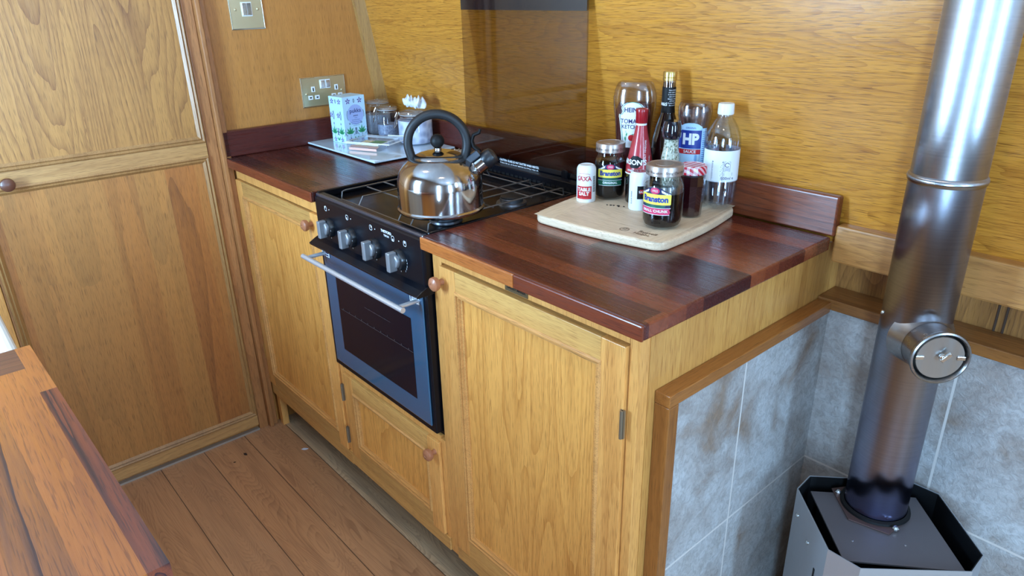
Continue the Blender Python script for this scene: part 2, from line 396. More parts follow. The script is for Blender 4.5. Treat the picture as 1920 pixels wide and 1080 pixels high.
W = {}
def wl(o): return W.get(o.name, Vector((0, 0, 0))) if o else Vector((0, 0, 0))
def mk(name, g, mats, parent=None, loc=None, smooth=False, bevel=0., seg=2, fixn=True):
    base = wl(parent) if parent else (Vector(loc) if loc else Vector((0, 0, 0)))
    me = bpy.data.meshes.new(name)
    me.from_pydata([tuple(Vector(p)-base) for p in g.v], [], g.f)
    if not isinstance(mats, (list, tuple)): mats = [mats]
    for m in mats: me.materials.append(m)
    for p, i in zip(me.polygons, g.mi): p.material_index = i
    if fixn:
        b = bmesh.new(); b.from_mesh(me); bmesh.ops.recalc_face_normals(b, faces=b.faces); b.to_mesh(me); b.free()
    o = bpy.data.objects.new(name, me); COL.objects.link(o)
    if parent: o.parent = parent
    else: o.location = base
    W[o.name] = base
    if smooth:
        for p in me.polygons: p.use_smooth = True
        try: me.set_sharp_from_angle(angle=math.radians(40))
        except Exception: pass
    if bevel:
        md = o.modifiers.new('bevel', 'BEVEL'); md.width = bevel; md.segments = seg; md.limit_method = 'ANGLE'; md.angle_limit = math.radians(40)
        md.harden_normals = False
    return o
def thing(name, loc, label, cat, group=None):
    o = bpy.data.objects.new(name, None); COL.objects.link(o); o.location = loc; o.empty_display_size = .05
    W[o.name] = Vector(loc); tag(o, label, cat, group); return o
def tag(o, label, cat, group=None):
    o['label'] = label; o['category'] = cat
    if group: o['group'] = group
    return o
def struct(name, g, mats, **k):
    o = mk(name, g, mats, **k); o['kind'] = 'structure'; return o
def text(s, size, S, parent, mat, name='lettering', bold=0., sx=1., spacing=1.0, cx=0., cz=0., shear=0., eps=.0004):
    cu = bpy.data.curves.new('t', 'FONT'); cu.body = s; cu.size = size; cu.align_x = 'CENTER'; cu.align_y = 'CENTER'
    cu.offset = bold*size; cu.space_character = spacing; cu.shear = shear; cu.resolution_u = 3
    to = bpy.data.objects.new('t', cu); COL.objects.link(to); bpy.context.view_layer.update()
    me = bpy.data.meshes.new_from_object(to.evaluated_get(bpy.context.evaluated_depsgraph_get()))
    g = G([S(v.co.x*sx+cx, v.co.y+cz, eps) for v in me.vertices], [tuple(p.vertices) for p in me.polygons])
    bpy.data.objects.remove(to); bpy.data.curves.remove(cu); bpy.data.meshes.remove(me)
    return mk(name, g, mat, parent, fixn=False)
def cyl(c, r, th):        # surface map for a lathed thing; r number or function of z (above c.z)
    def S(x, z, e=0.):
        R = (r(z) if callable(r) else r); t = th+x/R; R += e
        return (c[0]+R*math.cos(t), c[1]+R*math.sin(t), c[2]+z)
    return S
def plane(o, right, upv):
    o, right, upv = Vector(o), Vector(right).normalized(), Vector(upv).normalized(); nn = right.cross(upv)
    return lambda x, z, e=0.: tuple(o+right*x+upv*z+nn*e)
def patch(S, rows, eps=.0003, n=14):
    """rows = [(z, xl, xr)] bottom to top"""
    v = []; f = []
    for z, a, b in rows:
        for i in range(n+1): v.append(S(a+(b-a)*i/n, z, eps))
    for k in range(len(rows)-1):
        for i in range(n): q = k*(n+1)+i; f.append((q, q+1, q+n+2, q+n+1))
    return G(v, f)
def rectp(S, x0, x1, z0, z1, eps=.0003, n=14, m=4): return patch(S, [(z0+(z1-z0)*k/m, x0, x1) for k in range(m+1)], eps, n)
def ell(S, cx, cz, rx, rz, eps=.0003, m=10): return patch(S, [(cz-rz*math.cos(PI*k/m), cx-rx*math.sin(PI*k/m)-1e-5, cx+rx*math.sin(PI*k/m)+1e-5) for k in range(m+1)], eps, 8)
def stroke(S, pts, wd, eps=.0005):
    v = []; f = []
    for i, (x, z) in enumerate(pts):
        a = pts[max(i-1, 0)]; b = pts[min(i+1, len(pts)-1)]; dx, dz = b[0]-a[0], b[1]-a[1]; l = math.hypot(dx, dz) or 1
        nx, nz = -dz/l*wd/2, dx/l*wd/2; v += [S(x+nx, z+nz, eps), S(x-nx, z-nz, eps)]
    for i in range(len(pts)-1): f.append((2*i, 2*i+1, 2*i+3, 2*i+2))
    return G(v, f)
FX = lambda y0: (lambda u, w_, n: (u, y0-n, w_))       # front faces -Y
FB = lambda x0: (lambda u, w_, n: (x0+n, u, w_))       # bulkhead faces +X

# ------------------------------------------------------------ the setting
H = 0.9
struct('floor', box(-.1, 4.3, -1.5, .75, -.03, 0), m_floor)
def wy(z): return .555-.17*(z-.975)
def hull(x0, x1, z0, z1, th=.02, dy=0.):
    v = [(x, wy(z)+dy+t, z) for x in (x0, x1) for t in (0, th) for z in (z0, z1)]
    return G(v, [(0, 1, 3, 2), (4, 6, 7, 5), (0, 4, 5, 1), (2, 3, 7, 6), (0, 2, 6, 4), (1, 5, 7, 3)])
struct('wall_back', hull(-.02, 2.42, .88, 1.95)+hull(3.28, 4.2, .88, 1.95)+hull(2.42, 3.28, .88, 1.17)+hull(2.42, 3.28, 1.56, 1.95), m_hull)
struct('wall_lower', box(-.02, 4.2, .635, .66, 0, .9), wood('lower_lining_oak', (164, 112, 58), (112, 70, 34), (76, 46, 22), 2, k=6, along=2.5, across=7, ring=.5))
g = box(1.636, 1.639, .632, .636, .76, .88)+box(1.648, 1.651, .632, .636, .76, .88)+box(1.79, 1.793, .632, .636, .76, .88)+box(1.803, 1.806, .632, .636, .76, .88)
struct('trim_6', g, m_dark_void)
struct('trim_1', box(1.535, 4.2, .54, .60, .852, .922), m_gun, bevel=.004)
bulk = struct('wall_left', box(-.03, 0, -1.5, .66, 0, 1.95), m_bulk)
# batten in the corner between bulkhead and hull lining
b0 = [(0, wy(z)-.032, z) for z in (.975, 1.95)]
v = []
for z in (.96, 1.95):
    y = wy(z); v += [(0, y-.034, z), (.014, y-.034, z), (.020, y+.001, z), (0, y+.001, z)]
struct('trim_2', G(v, [(0, 1, 2, 3), (4, 7, 6, 5), (0, 4, 5, 1), (1, 5, 6, 2), (2, 6, 7, 3), (3, 7, 4, 0)]), m_batten)
# post between the cupboard door and the galley
struct('trim_3', box(0, .030, -.014, -.0005, 0, 1.95)+box(0, .020, -.0005, .016, .0, 1.95), m_red, bevel=.003)
struct('trim_4', box(0, .012, -.044, -.0145, 0, 1.95), m_red, bevel=.002)
# tiles and hearth trim
struct('wall_hearth_end', box(1.5125, 1.534, .085, .572, 0, .744), m_tile_e)
struct('wall_hearth_back', box(1.534, 4.2, .572, .634, 0, .748), m_tile_b)
struct('trim_5', box(1.5125, 1.541, .062, .562, .743, .764).mat(0)+box(1.5125, 1.541, .062, .086, 0, .743).mat(1), [m_trimred, m_trimred_v], bevel=.0015)
struct('trim_7', box(1.5125, 4.2, .562, .6345, .748, .769), m_trimback, bevel=.0015)
struct('baseboard_left', box(0, .016, -.62, -.046, .0, .006), plain('aluminium_threshold', (186, 178, 166), .35, .6))
# unseen rest of the cabin (shuts the light in)
struct('ceiling', box(-.1, 4.3, -1.5, .6, 1.95, 1.98), m_ceil)
gy = -1.30
struct('wall_front', box(-.1, .54, gy-.03, gy, 0, 1.95)+box(.54, .86, gy-.03, gy, 0, .86)+box(.54, .86, gy-.03, gy, 1.62, 1.95)+box(.86, 2.48, gy-.03, gy, 0, 1.95)+box(2.48, 2.76, gy-.03, gy, 0, .50)+box(2.48, 2.76, gy-.03, gy, 1.62, 1.95)+box(2.76, 4.3, gy-.03, gy, 0, 1.95), m_int)
struct('wall_right', box(4.2, 4.23, -1.5, -.7, 0, 1.95)+box(4.2, 4.23, -.1, .66, 0, 1.95)+box(4.2, 4.23, -.7, -.1, 0, .7)+box(4.2, 4.23, -.7, -.1, 1.8, 1.95), m_int)

# cupboard door in the bulkhead
D1 = FB(0.0)
door = struct('door_1', box(0, .012, -.60, -.0462, .018, 1.94), m_red, bevel=.001)
def dbox(u0, u1, w0, w1, n0, n1): return box(n0, n1, u0, u1, w0, w1)
PM = [(0, .004), (0, .018), (.004, .021), (.009, .016), (.012, .0195), (.017, .015), (.020, .0125), (.020, .004)]
def pm(u0, u1, w0, w1, f, pr=PM): return ring_frame(u0, u1, w0, w1, pr).map(f)
mk('panel', dbox(-.575, -.066, .968, 1.93, .011, .0135), m_door_up, door)
mk('panel', dbox(-.575, -.066, .076, .896, .011, .0135), m_door_lo, door)
mk('rail', dbox(-.598, -.0465, .912, .952, .011, .0165), m_door_rail, door, bevel=.001)
mk('rail', dbox(-.598, -.0465, .020, .060, .011, .0165), m_door_rail, door, bevel=.001)
mk('moulding', pm(-.595, -.0465, .951, 1.94, D1), m_door_mould, door)
mk('moulding', pm(-.595, -.0465, .058, .914, D1), m_door_mould, door)
kn = lathe([(.006, 0), (.006, .012), (.013, .018), (.0165, .025), (.015, .031), (.008, .035), (.001, .036)], (.016, -.527, .924), (1, 0, 0), 24)
mk('knob', kn, m_knobd, door, smooth=True)
struct('trim_8', box(0, .014, -.9, -.601, 0, 1.95), m_oak_v, bevel=.002)

# ------------------------------------------------------------ cabinets
def knob(c, d, parent, mat=m_knobw, s=1.0):
    pr = [(.0065, 0), (.0055, .007), (.006, .010), (.0125, .013), (.0145, .018), (.0135, .023), (.009, .0265), (.0035, .027), (.003, .026), (.0005, .026)]
    return mk('knob', lathe([(a*s, b*s) for a, b in pr], c, d, 24), mat, parent, smooth=True)
def hinge(x, z, parent, mat, y, h=.05):
    g = box(x-.004, x+.004, y-.003, y+.001, z-h/2, z+h/2)+tube([(x, y-.004, z-h/2), (x, y-.004, z+h/2)], .0028, 8)
    return mk('hinge', g, mat, parent, smooth=False)
FM = [(0, .0), (0, .0095), (.003, .0125), (.0055, .0125), (.0065, .0065), (.0085, .0095), (.0105, .0095), (.0115, .0045), (.015, .0035), (.015, 0)]
CF = .022     # cabinet face
def cab_door(parent, x0, x1, z0, z1, st, knobpos, hinges, hm, rail_t=None, label=None):
    f = FX(CF-.0015); yb = CF-.0015
    rail_t = rail_t or st
    # door leaf = the two stiles
    d = mk('door', box(x0+.001, x1-.001, CF+.0085, CF+.0125, z0+.001, z1-.001), m_oak_v, parent)
    for a_, b_ in ((x0, x0+st), (x1-st, x1)): mk('stile', box(a_, b_, yb-.006, CF+.012, z0, z1), m_oak_v, d, bevel=.0012)
    mk('rail', box(x0+st, x1-st, yb-.0058, CF+.0119, z1-rail_t, z1), m_oak_h, d, bevel=.0008)
    mk('rail', box(x0+st, x1-st, yb-.0058, CF+.0119, z0, z0+st*1.0), m_oak_h, d, bevel=.0008)
    mk('panel', box(x0+st+.001, x1-st-.001, yb+.003, CF+.0084, z0+st+.001, z1-rail_t-.001), m_oak_panel, d)
    mk('moulding', ring_frame(x0+st-.002, x1-st+.002, z0+st-.002, z1-rail_t+.002, [(a, b-.003) for a, b in FM]).map(f), m_oak_mould, d)
    if knobpos: knob((knobpos[0], yb-.006, knobpos[1]), (0, -1, 0), d)
    for hx, hz in hinges: hinge(hx, hz, d, hm, yb-.006)
    return d
cl = thing('cabinet', (.27, .3, 0), 'tall oak cupboard left of the cooker, closed, one leg showing below', 'cabinet')
mk('frame', box(.004, .016, CF, .045, .158, .873)+box(.530, .544, CF, .045, .158, .873)+box(.016, .530, CF, .045, .838, .873), m_oak_v, cl, bevel=.001)
mk('base_rail', box(.016, .544, CF-.004, .04, .118, .158), m_oak_h, cl, bevel=.001)
mk('leg', box(.024, .046, CF+.002, .045, 0, .118), m_oak_v, cl, bevel=.001)
mk('carcass', box(.004, .540, .05, .53, .15, .872)+box(.05, .540, .17, .53, 0, .15), m_dark_void, cl)
cab_door(cl, .0175, .5285, .160, .836, .043, (.494, .808), [(.0165, .715), (.0165, .275)], m_hinge)
cm = thing('cabinet', (.77, .3, 0), 'low oak cupboard directly under the oven with one small door', 'cabinet')
mk('frame', box(.5445, .554, CF, .045, .158, .425)+box(.982, .9965, CF, .045, .158, .425)+box(.554, .982, CF, .045, .416, .432), m_oak_v, cm, bevel=.001)
mk('base_rail', box(.5445, .9965, CF-.004, .04, .122, .158), m_oak_h, cm, bevel=.001)
mk('carcass', box(.545, .996, .05, .53, .15, .43)+box(.545, .996, .17, .53, 0, .15), m_dark_void, cm)
cab_door(cm, .5555, .9805, .160, .415, .044, (.966, .386), [(.548, .355), (.548, .222)], m_hinged)
cr = thing('cabinet', (1.26, .3, 0), 'wide oak cupboard under the worktop right of the cooker', 'cabinet')
mk('frame', box(.9970, 1.0255, CF, .045, .122, .873)+box(1.4925, 1.5118, CF, .045, 0, .873)+box(1.0255, 1.4925, CF+.0002, .045, .8495, .873), m_oak_v, cr, bevel=.001)
mk('base_rail', box(1.0255, 1.4925, CF-.004, .04, .122, .158), m_oak_h, cr, bevel=.001)
mk('end_panel', box(1.500, 1.512, .0455, .634, 0, .873), m_end, cr)
mk('carcass', box(1.0, 1.499, .05, .53, .15, .872)+box(1.0, 1.499, .17, .53, 0, .15), m_dark_void, cr)
cab_door(cr, 1.0275, 1.4905, .160, .8455, .048, (1.036, .815), [(1.4915, .715), (1.4915, .275)], m_hinged, rail_t=.042)
pl = tag(mk('name_plate', box(1.214, 1.272, CF-.0008, CF, .851, .866), plain('aged_brass', (128, 112, 84), .4, .9), loc=None), 'small tarnished metal plate on the rail under the worktop edge', 'plate')
Sp = plane((1.243, CF-.0009, .8585), (1, 0, 0), (0, 0, 1))
text('GALLEY MAKER', .0068, Sp, pl, m_blackm, bold=.02)

# ------------------------------------------------------------ worktops
T = .0255
def slab(x0, x1, y0, y1, z0, z1): return box(x0, x1, y0, y1, z0, z1)
wlft = thing('worktop', (.27, .27, .875), 'dark red hardwood worktop left of the cooker, in the corner', 'worktop')
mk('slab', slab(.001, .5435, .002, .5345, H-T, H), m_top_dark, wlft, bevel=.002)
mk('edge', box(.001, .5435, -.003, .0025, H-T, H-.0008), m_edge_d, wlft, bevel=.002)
mk('upstand', box(.001, .020, .0, .5345, H+.0003, .974), wood('upstand_side', (86, 34, 26), (56, 20, 18), (36, 14, 12), 1, k=3, ring=.3, rough=.28, coat=.25), wlft, bevel=.003)
wr = thing('worktop', (1.26, .27, .875), 'red brown hardwood worktop right of the cooker under the chopping board', 'worktop')
mk('slab', slab(.994, 1.532, .002, .5345, H-T, H), m_top, wr, bevel=.0035, seg=3)
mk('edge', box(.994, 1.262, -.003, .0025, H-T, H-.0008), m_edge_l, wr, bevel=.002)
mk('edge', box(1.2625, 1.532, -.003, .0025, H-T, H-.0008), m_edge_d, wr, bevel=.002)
us = tag(mk('upstand', box(.021, 1.27, .5355, .5535, H+.0003, .975).mat(0)+box(1.27, 1.536, .5355, .5535, H+.0003, .975).mat(1), [m_ups, m_ups_r], loc=None, bevel=.004, seg=3),
         'long red hardwood upstand board along the back of the worktops', 'upstand')

# near worktop on the other side
wn = thing('worktop', (1.27, -.9, .87), 'scuffed light and dark striped worktop in the near left corner', 'worktop')
def st(x0, x1, y0, y1, i): return box(x0, x1, y0, y1, .868, .9).mat(i)
g = st(1.0, 1.154, -.659, -.641, 0)+st(1.154, 1.546, -.659, -.641, 1)+st(1.0, 1.073, -.7, -.659, 2)+st(1.073, 1.546, -.7, -.659, 0)
for k in range(14): g = g+st(1.0, 1.546, -.7-.042*(k+1), -.7-.042*k, (3, 0, 1, 0, 3, 2, 0)[k % 7])
NA = math.radians(1.3)
def nrot(x, y, z): return (1.0+(x-1)*math.cos(NA)-(y+.64)*math.sin(NA), -.64+(x-1)*math.sin(NA)+(y+.64)*math.cos(NA), z)
mk('slab', g.map(nrot), [m_near_l, m_near_d, m_near_d2, m_near_f], wn, fixn=False)
def nb(x0, x1, y0, y1): return box(x0, x1, y0, y1, .8985, .9003)
cn = thing('cabinet', (1.27, -.95, 0), 'oak cupboard below the near striped worktop', 'cabinet')
mk('carcass', box(1.003, 1.535, -1.29, -.675, 0, .867), m_oak_v, cn, bevel=.002)
fr = thing('appliance', (.7, -.95, 0), 'smooth white appliance top beyond the striped worktop, at the left edge', 'appliance')
mk('body', box(.35, .985, -1.29, -.66, .02, .845), m_fridge, fr, bevel=.01, seg=3)
mk('lid', box(.345, .988, -1.29, -.652, .849, .885), m_fridge, fr, bevel=.012, seg=4)

# ------------------------------------------------------------ cooker
X0, X1, YF = .5455, .9925, .004
ck = thing('cooker', (.77, .27, .44), 'black gas cooker with four burner knobs, oven door and raised glass lid', 'cooker')
mk('body', box(X0, X1, YF+.022, .48, .436, .872), m_blackm, ck, bevel=.001)
# hob: tray with raised rim
hb = mk('hob', box(X0, X1, .03, .455, .872, .884).mat(0)+box(X0, X0+.010, .012, .470, .884, .9015)+box(X1-.008, X1, .02, .470, .884, .9015)+box(X0+.01, X1-.008, .012, .026, .872, .899)+box(X0+.01, X1-.008, .44, .455, .884, .893), m_hob, ck, bevel=.0025)
cp = mk('control_panel', box(X0+.001, X1-.001, YF, YF+.024, .776, .893), m_black, ck, bevel=.006, seg=3)
mk('top_bevel', box(X0+.003, X1-.003, YF+.004, .02, .886, .8985), plain('cooker_bevel_sheen', (40, 44, 54), .25, coat=.5), cp, bevel=.003)
# ledge under the panel
g = prism([(YF+.024, .776), (YF-.024, .776), (YF-.026, .781), (YF-.012, .789), (YF, .794), (YF+.024, .794)], X0-.002, X1+.006).map(lambda a, b, c: (c, a, b))
mk('drip_ledge', g, m_black, ck, bevel=.001)
SPn = plane((0, YF, 0), (1, 0, 0), (0, 0, 1))
for i, kx in enumerate((.613, .712, .813, .908)):
    kz = .829; c = (kx, YF, kz)
    k = mk('knob', lathe([(.0225, 0), (.0225, .005), (.0205, .010), (.0130, .013), (.0130, .0135)], c, (0, -1, 0), 36), m_knobblk, ck, smooth=True)
    wdt = .0062
    mk('grip', box(kx-wdt, kx+wdt, YF-.031, YF-.012, kz-.0205, kz+.0205)+lathe([(.0155, .010), (.0150, .018), (.013, .0185)], c, (0, -1, 0), 30), m_knobgry, k, bevel=.002)
    if i < 3:
        mk('pointer', G([SPn(kx+.0155, kz-.004, .0105), SPn(kx+.0215, kz-.0015, .0105), SPn(kx+.0155, kz+.001, .0105)], [(0, 1, 2)]), m_white, k, fixn=False)
    mk('marking', rectp(SPn, kx-.001, kx+.001, kz-.0275, kz-.0245), m_white, k, fixn=False)
    if i == 3:
        for dz, dx in ((.006, .0245), (.0, .0255), (-.007, .0245), (-.013, .022), (-.019, .018)):
            text('%d' % (5-int((.006-dz)/.0055)), .0055, SPn, k, m_white, name='marking', cx=kx+dx, cz=kz+dz-.002, eps=.0008)
        mk('marking', stroke(SPn, [(kx-.027, kz-.004), (kx-.024, kz-.012)], .002), m_white, k, fixn=False)
    # icons above
    ix, iz = (kx-.012, .872) if i < 3 else (kx-.018, .868)
    def icon(cx, cz, fx, fz):
        s = .0048
        pts = [(cx+s*a, cz+s*1.1*b) for a, b in ((-.6, -1), (.6, -1), (1, -.6), (1, .6), (.6, 1), (-.6, 1), (-1, .6), (-1, -.6), (-.6, -1))]
        return stroke(SPn, pts, .001)+ell(SPn, cx+fx*s*.4, cz+fz*s*.5, .002, .0022, .0005)
    if i < 3:
        mk('icon', icon(ix, iz, (-1, -1, 1)[i], (1, -1, 1)[i])+ell(SPn, ix+.016, iz, .0014, .0014), m_white, ck, fixn=False)
    else:
        mk('icon', icon(kx-.022, .868, 0, -1)+icon(kx+.022, .868, 0, 1)+ell(SPn, kx, .868, .0014, .0014), m_white, ck, fixn=False)
text('THETFORD', .0078, SPn, ck, m_white, cx=.862, cz=.876, bold=.03, eps=.0006)
text('TRIPLEX', .0058, SPn, ck, m_white, cx=.862, cz=.8675, bold=.02, eps=.0006)
# oven door
YD = .006
dr = mk('oven_door', box(X0+.001, X1-.001, YD, YD+.03, .448, .774), m_black, ck, bevel=.002)
dg = mk('door_glass', box(X0+.016, X1-.013, YD-.004, YD, .464, .770), m_dot, dr, bevel=.002)
mk('window', rectp(plane((0, YD-.004, 0), (1, 0, 0), (0, 0, 1)), .612, .932, .512, .706, .0003), m_ovglass, dr, fixn=False)
SD = plane((0, YD-.0047, 0), (1, 0, 0), (0, 0, 1))
g = stroke(SD, [(.625, .626), (.932, .626)], .0012)
for i in range(11): g = g+ell(SD, .635+.028*i, .629, .0016, .0016)
for i in range(4): g = g+ell(SD, .76+.022*i, .668, .0013, .0013)
g = g+stroke(SD, [(.74, .668), (.85, .668)], .0008)
mk('oven_shelf_line', g, plain('shelf_wire_dull', (120, 116, 120), .4, .8), dr, fixn=False)
hz, hy = .757, -.048
mk('handle', tube([(X0+.012, hy, hz), (X1-.006, hy, hz)], .0058, 16)+tube([(X0+.030, hy, hz), (X0+.030, YD-.003, hz)], .0046, 12)+tube([(X1-.026, hy, hz), (X1-.026, YD-.003, hz)], .0046, 12), m_handle, dr, smooth=True)
mk('sticker', rectp(SD, X0+.014, X0+.05, .749, .765, .0006), m_label, dr, fixn=False); mk('sticker', rectp(SD, X1-.056, X1-.022, .748, .766, .0006), m_label, dr, fixn=False)
mk('sticker_print', rectp(SD, X0+.018, X0+.047, .757, .762, .0009)+rectp(SD, X0+.018, X0+.047, .7515, .755, .0009), m_navy, dr, fixn=False); mk('sticker_print', rectp(SD, X1-.053, X1-.050, .751, .763, .0009), m_navy, dr, fixn=False)
text('THETFORD', .0056, SD, dr, m_navy, cx=X1-.036, cz=.757, eps=.001)
# back edge with louvres and lid
mk('back_vent', box(X0+.012, X1-.012, .450, .474, .884, .912), m_black, ck, bevel=.002)
for i in range(24):
    xx = X0+.03+i*.0166
    mk('vent_slot', box(xx, xx+.0105, .4485, .4500, .890, .898), m_blackm, ck)
lid = mk('lid', box(X0-.020, X1-.027, .4800, .4850, .903, 1.345), m_lid, ck)
mk('lid_band', box(X0-.020, X1-.027, .4790, .4797, 1.283, 1.345), plain('black_printed_band', (10, 12, 18), .12, coat=.8), lid)
mk('lid_lower_band', box(X0-.018, X1-.029, .4790, .4797, .903, .925), plain('black_printed_lower_band', (8, 10, 16), .12, coat=.8), lid)
mk('lid_hinge', box(.570, .590, .4745, .4795, .888, .925)+lathe([(.010, 0), (.010, .006)], (.580, .4795, .925), (0, -1, 0), 20), m_black, lid, bevel=.001)
mk('lid_hinge', box(.897, .917, .4735, .4785, .888, .921)+lathe([(.010, 0), (.010, .006)], (.907, .4785, .921), (0, -1, 0), 20), m_black, lid, bevel=.001)
SL = plane((0, .4789, 0), (1, 0, 0), (0, 0, 1))
text('CAUTION: GLASS LID MAY SHATTER WHEN HEATED.', .0078, SL, lid, m_white, cx=.740, cz=.9190, sx=.80, bold=.02)
text('TURN OFF ALL BURNERS BEFORE SHUTTING THE LID.', .0078, SL, lid, m_white, cx=.740, cz=.9100, sx=.78, bold=.02)
# burners
for bx, by, br in ((.905, .125, .026), (.905, .308, .026), (.690, .225, .034)):
    b = mk('burner', lathe([(br*1.35, 0), (br*1.3, .004), (br*1.02, .005), (br, .013), (br*.98, .0135)], (bx, by, .884), n=36), plain('burner_ring_alloy', (120, 122, 128), .35, .9), ck, smooth=True)
    mk('burner_cap', lathe([(br*.96, 0), (br*.97, .003), (br*.85, .0055), (br*.1, .006), (.0005, .006)], (bx, by, .8975), n=36), m_cast, b, smooth=True)
# pan support
zt = .911
def wire(p): return tube(p, .0017, 6)
gx0, gx1, gy0, gy1 = .622, .965, .036, .415
g = wire([(gx0, gy0, .889), (gx0, gy0+.004, zt-.002), (gx0, gy0+.012, zt), (gx0, gy1-.012, zt), (gx0, gy1-.004, zt-.002), (gx0, gy1, .889)])
g = g+wire([(gx1, gy0, .889), (gx1, gy0+.004, zt-.002), (gx1, gy0+.012, zt), (gx1, gy1-.012, zt), (gx1, gy1-.004, zt-.002), (gx1, gy1, .889)])
for yy in (.036, .415): g = g+wire([(gx0, yy, .892), (gx1, yy, .892)])
for xx in (.70, .86, .905): g = g+wire([(xx, gy0, .892), (xx, gy0+.012, zt), (xx, gy1-.012, zt), (xx, gy1, .892)])
for yy in (.105, .205, .315): g = g+wire([(gx0, yy, zt-.003), (gx1, yy, zt-.003)])
g = g+wire([(gx0, .15, zt), (gx0+.05, .15, zt), (gx0+.05, .15, zt+.001)])
mk('pan_support', g, m_wire, ck, smooth=True)

# ------------------------------------------------------------ kettle
KX, KY, KZ = .909, .112, .9145
kt = thing('kettle', (KX, KY, KZ), 'polished steel whistling kettle with black arched handle on the hob', 'kettle')
mk('body', lathe([(.080, -.001), (.0880, .0), (.0900, .003), (.0900, .006), (.0870, .009), (.0870, .030), (.0870, .052), (.0850, .067), (.0800, .081), (.0715, .0925), (.060, .1015), (.0490, .1065), (.048, .107), (.0005, .107)], (KX, KY, KZ), n=64), m_kettle, kt, smooth=True)
kl = mk('lid', lathe([(.0490, .1065), (.0505, .108), (.0485, .1105), (.037, .1155), (.022, .119), (.0075, .1202), (.0070, .1245), (.0078, .1255), (.0005, .1255)], (KX, KY, KZ), n=56), m_kettle, kt, smooth=True)
mk('lid_knob', ball((KX, KY, KZ+.1385), .0142), m_blackm, kl, smooth=True)
hd = Vector((.66, .75, 0)).normalized()      # handle plane direction
pts = []
for i in range(33):
    a = PI*(1.08-1.16*i/32)
    pts.append(Vector((KX, KY, KZ+.134))+hd*(.0590*math.cos(a))+Vector((0, 0, .0575*math.sin(a))))
p0 = Vector((KX, KY, KZ))-hd*.0515+Vector((0, 0, .097)); p1 = Vector((KX, KY, KZ))+hd*.0515+Vector((0, 0, .097))
pts = [p0]+pts+[p1]
mk('handle', tube(pts, .0092, 14, sy=1.1), plain('handle_soft_black', (20, 21, 24), .5), kt, smooth=True)
mk('handle_bracket', tube([Vector((KX, KY, KZ))-hd*.056+Vector((0, 0, .090)), p0-hd*.009+Vector((0, 0, .03))], .0035, 8), m_kettle, kt, smooth=True)
sd = (hd*.80+Vector((0, 0, .60))).normalized(); sb = Vector((KX, KY, KZ+.074))+hd*.064
mk('spout', lathe([(.0215, -.01), (.0195, .008), (.0175, .014), (.0185, .0155), (.0185, .018), (.0170, .019), (.0165, .040)], sb, sd, 32), m_kettle, kt, smooth=True)
sw = mk('whistle', lathe([(.0172, .036), (.0185, .040), (.0185, .050), (.0160, .058), (.009, .0615), (.0005, .062)], sb, sd, 32), plain('whistle_black', (22, 24, 28), .35), kt, smooth=True)
lat = sd.cross(hd).normalized(); upn = lat.cross(sd).normalized()
if upn.z < 0: upn = -upn
bc = sb+sd*.034+upn*.022
def obox(c, a, b, d, la, lb, ld):
    v = [c+a*(s1*la/2)+b*(s2*lb/2)+d*(s3*ld/2) for s1 in (-1, 1) for s2 in (-1, 1) for s3 in (-1, 1)]
    return G([tuple(q) for q in v], box(0, 1, 0, 1, 0, 1).f)
mk('lever_plate', obox(bc-sd*.012, sd, upn, lat, .034, .014, .024), plain('lever_plate_grey', (52, 58, 68), .35), sw, bevel=.002)
lp = [bc+sd*.006+upn*.004, bc+sd*.004+upn*.016, bc+sd*.008+upn*.026, bc+sd*.018+upn*.033, bc+sd*.030+upn*.030, bc+sd*.036+upn*.034]
mk('lever', tube(lp, [.005, .0045, .004, .004, .0042, .003], 10, sy=1.6), m_blackm, sw, smooth=True)
mk('rivet', ball(tuple(Vector((KX, KY, KZ))-hd*.060+Vector((0, 0, .093))), .003), m_chrome, kt, smooth=True)

# ------------------------------------------------------------ plates on the bulkhead
def screw(y, z, parent): return mk('screw', lathe([(.0042, 0), (.0042, .001), (.002, .0022), (.0003, .0024)], (.0035, y, z), (1, 0, 0), 16), m_brass, parent, smooth=True)
sw1 = thing('light_switch', (0, .13, 1.285), 'square brushed metal double light switch high on the bulkhead', 'light switch')
mk('plate', box(0.0003, .004, .084, .180, 1.240, 1.336), m_brass, sw1, bevel=.0012)
mk('rim', ring_frame(.0845, .1795, 1.2405, 1.3355, [(0, .0005), (-.0008, .0030), (.0015, .0046), (.0022, .0040), (.0022, .0005)]).map(FB(0)), m_chrome, sw1)
mk('surround', box(.004, .0062, .117, .147, 1.274, 1.311), m_whitep, sw1, bevel=.0008)
for yy in (.1195, .1325): mk('rocker', box(.006, .0082, yy, yy+.0120, 1.2765, 1.3085), m_chrome, sw1, bevel=.001)
screw(.101, 1.292, sw1); screw(.164, 1.292, sw1)
so = thing('wall_socket', (0, .335, 1.05), 'brushed metal double power socket behind the tea carton', 'socket')
mk('plate', box(.0003, .004, .262, .410, 1.008, 1.096), m_brass, so, bevel=.0012)
mk('rim', ring_frame(.2625, .4095, 1.0085, 1.0955, [(0, .0005), (-.0008, .0030), (.0015, .0046), (.0022, .0040), (.0022, .0005)]).map(FB(0)), m_chrome, so)
for yy in (.325, .343):
    s_ = mk('rocker_surround', box(.004, .006, yy-.0015, yy+.0155, 1.060, 1.086), m_whitep, so, bevel=.0006)
    mk('rocker', box(.0058, .008, yy+.001, yy+.013, 1.0625, 1.0835), m_chrome, s_, bevel=.001)
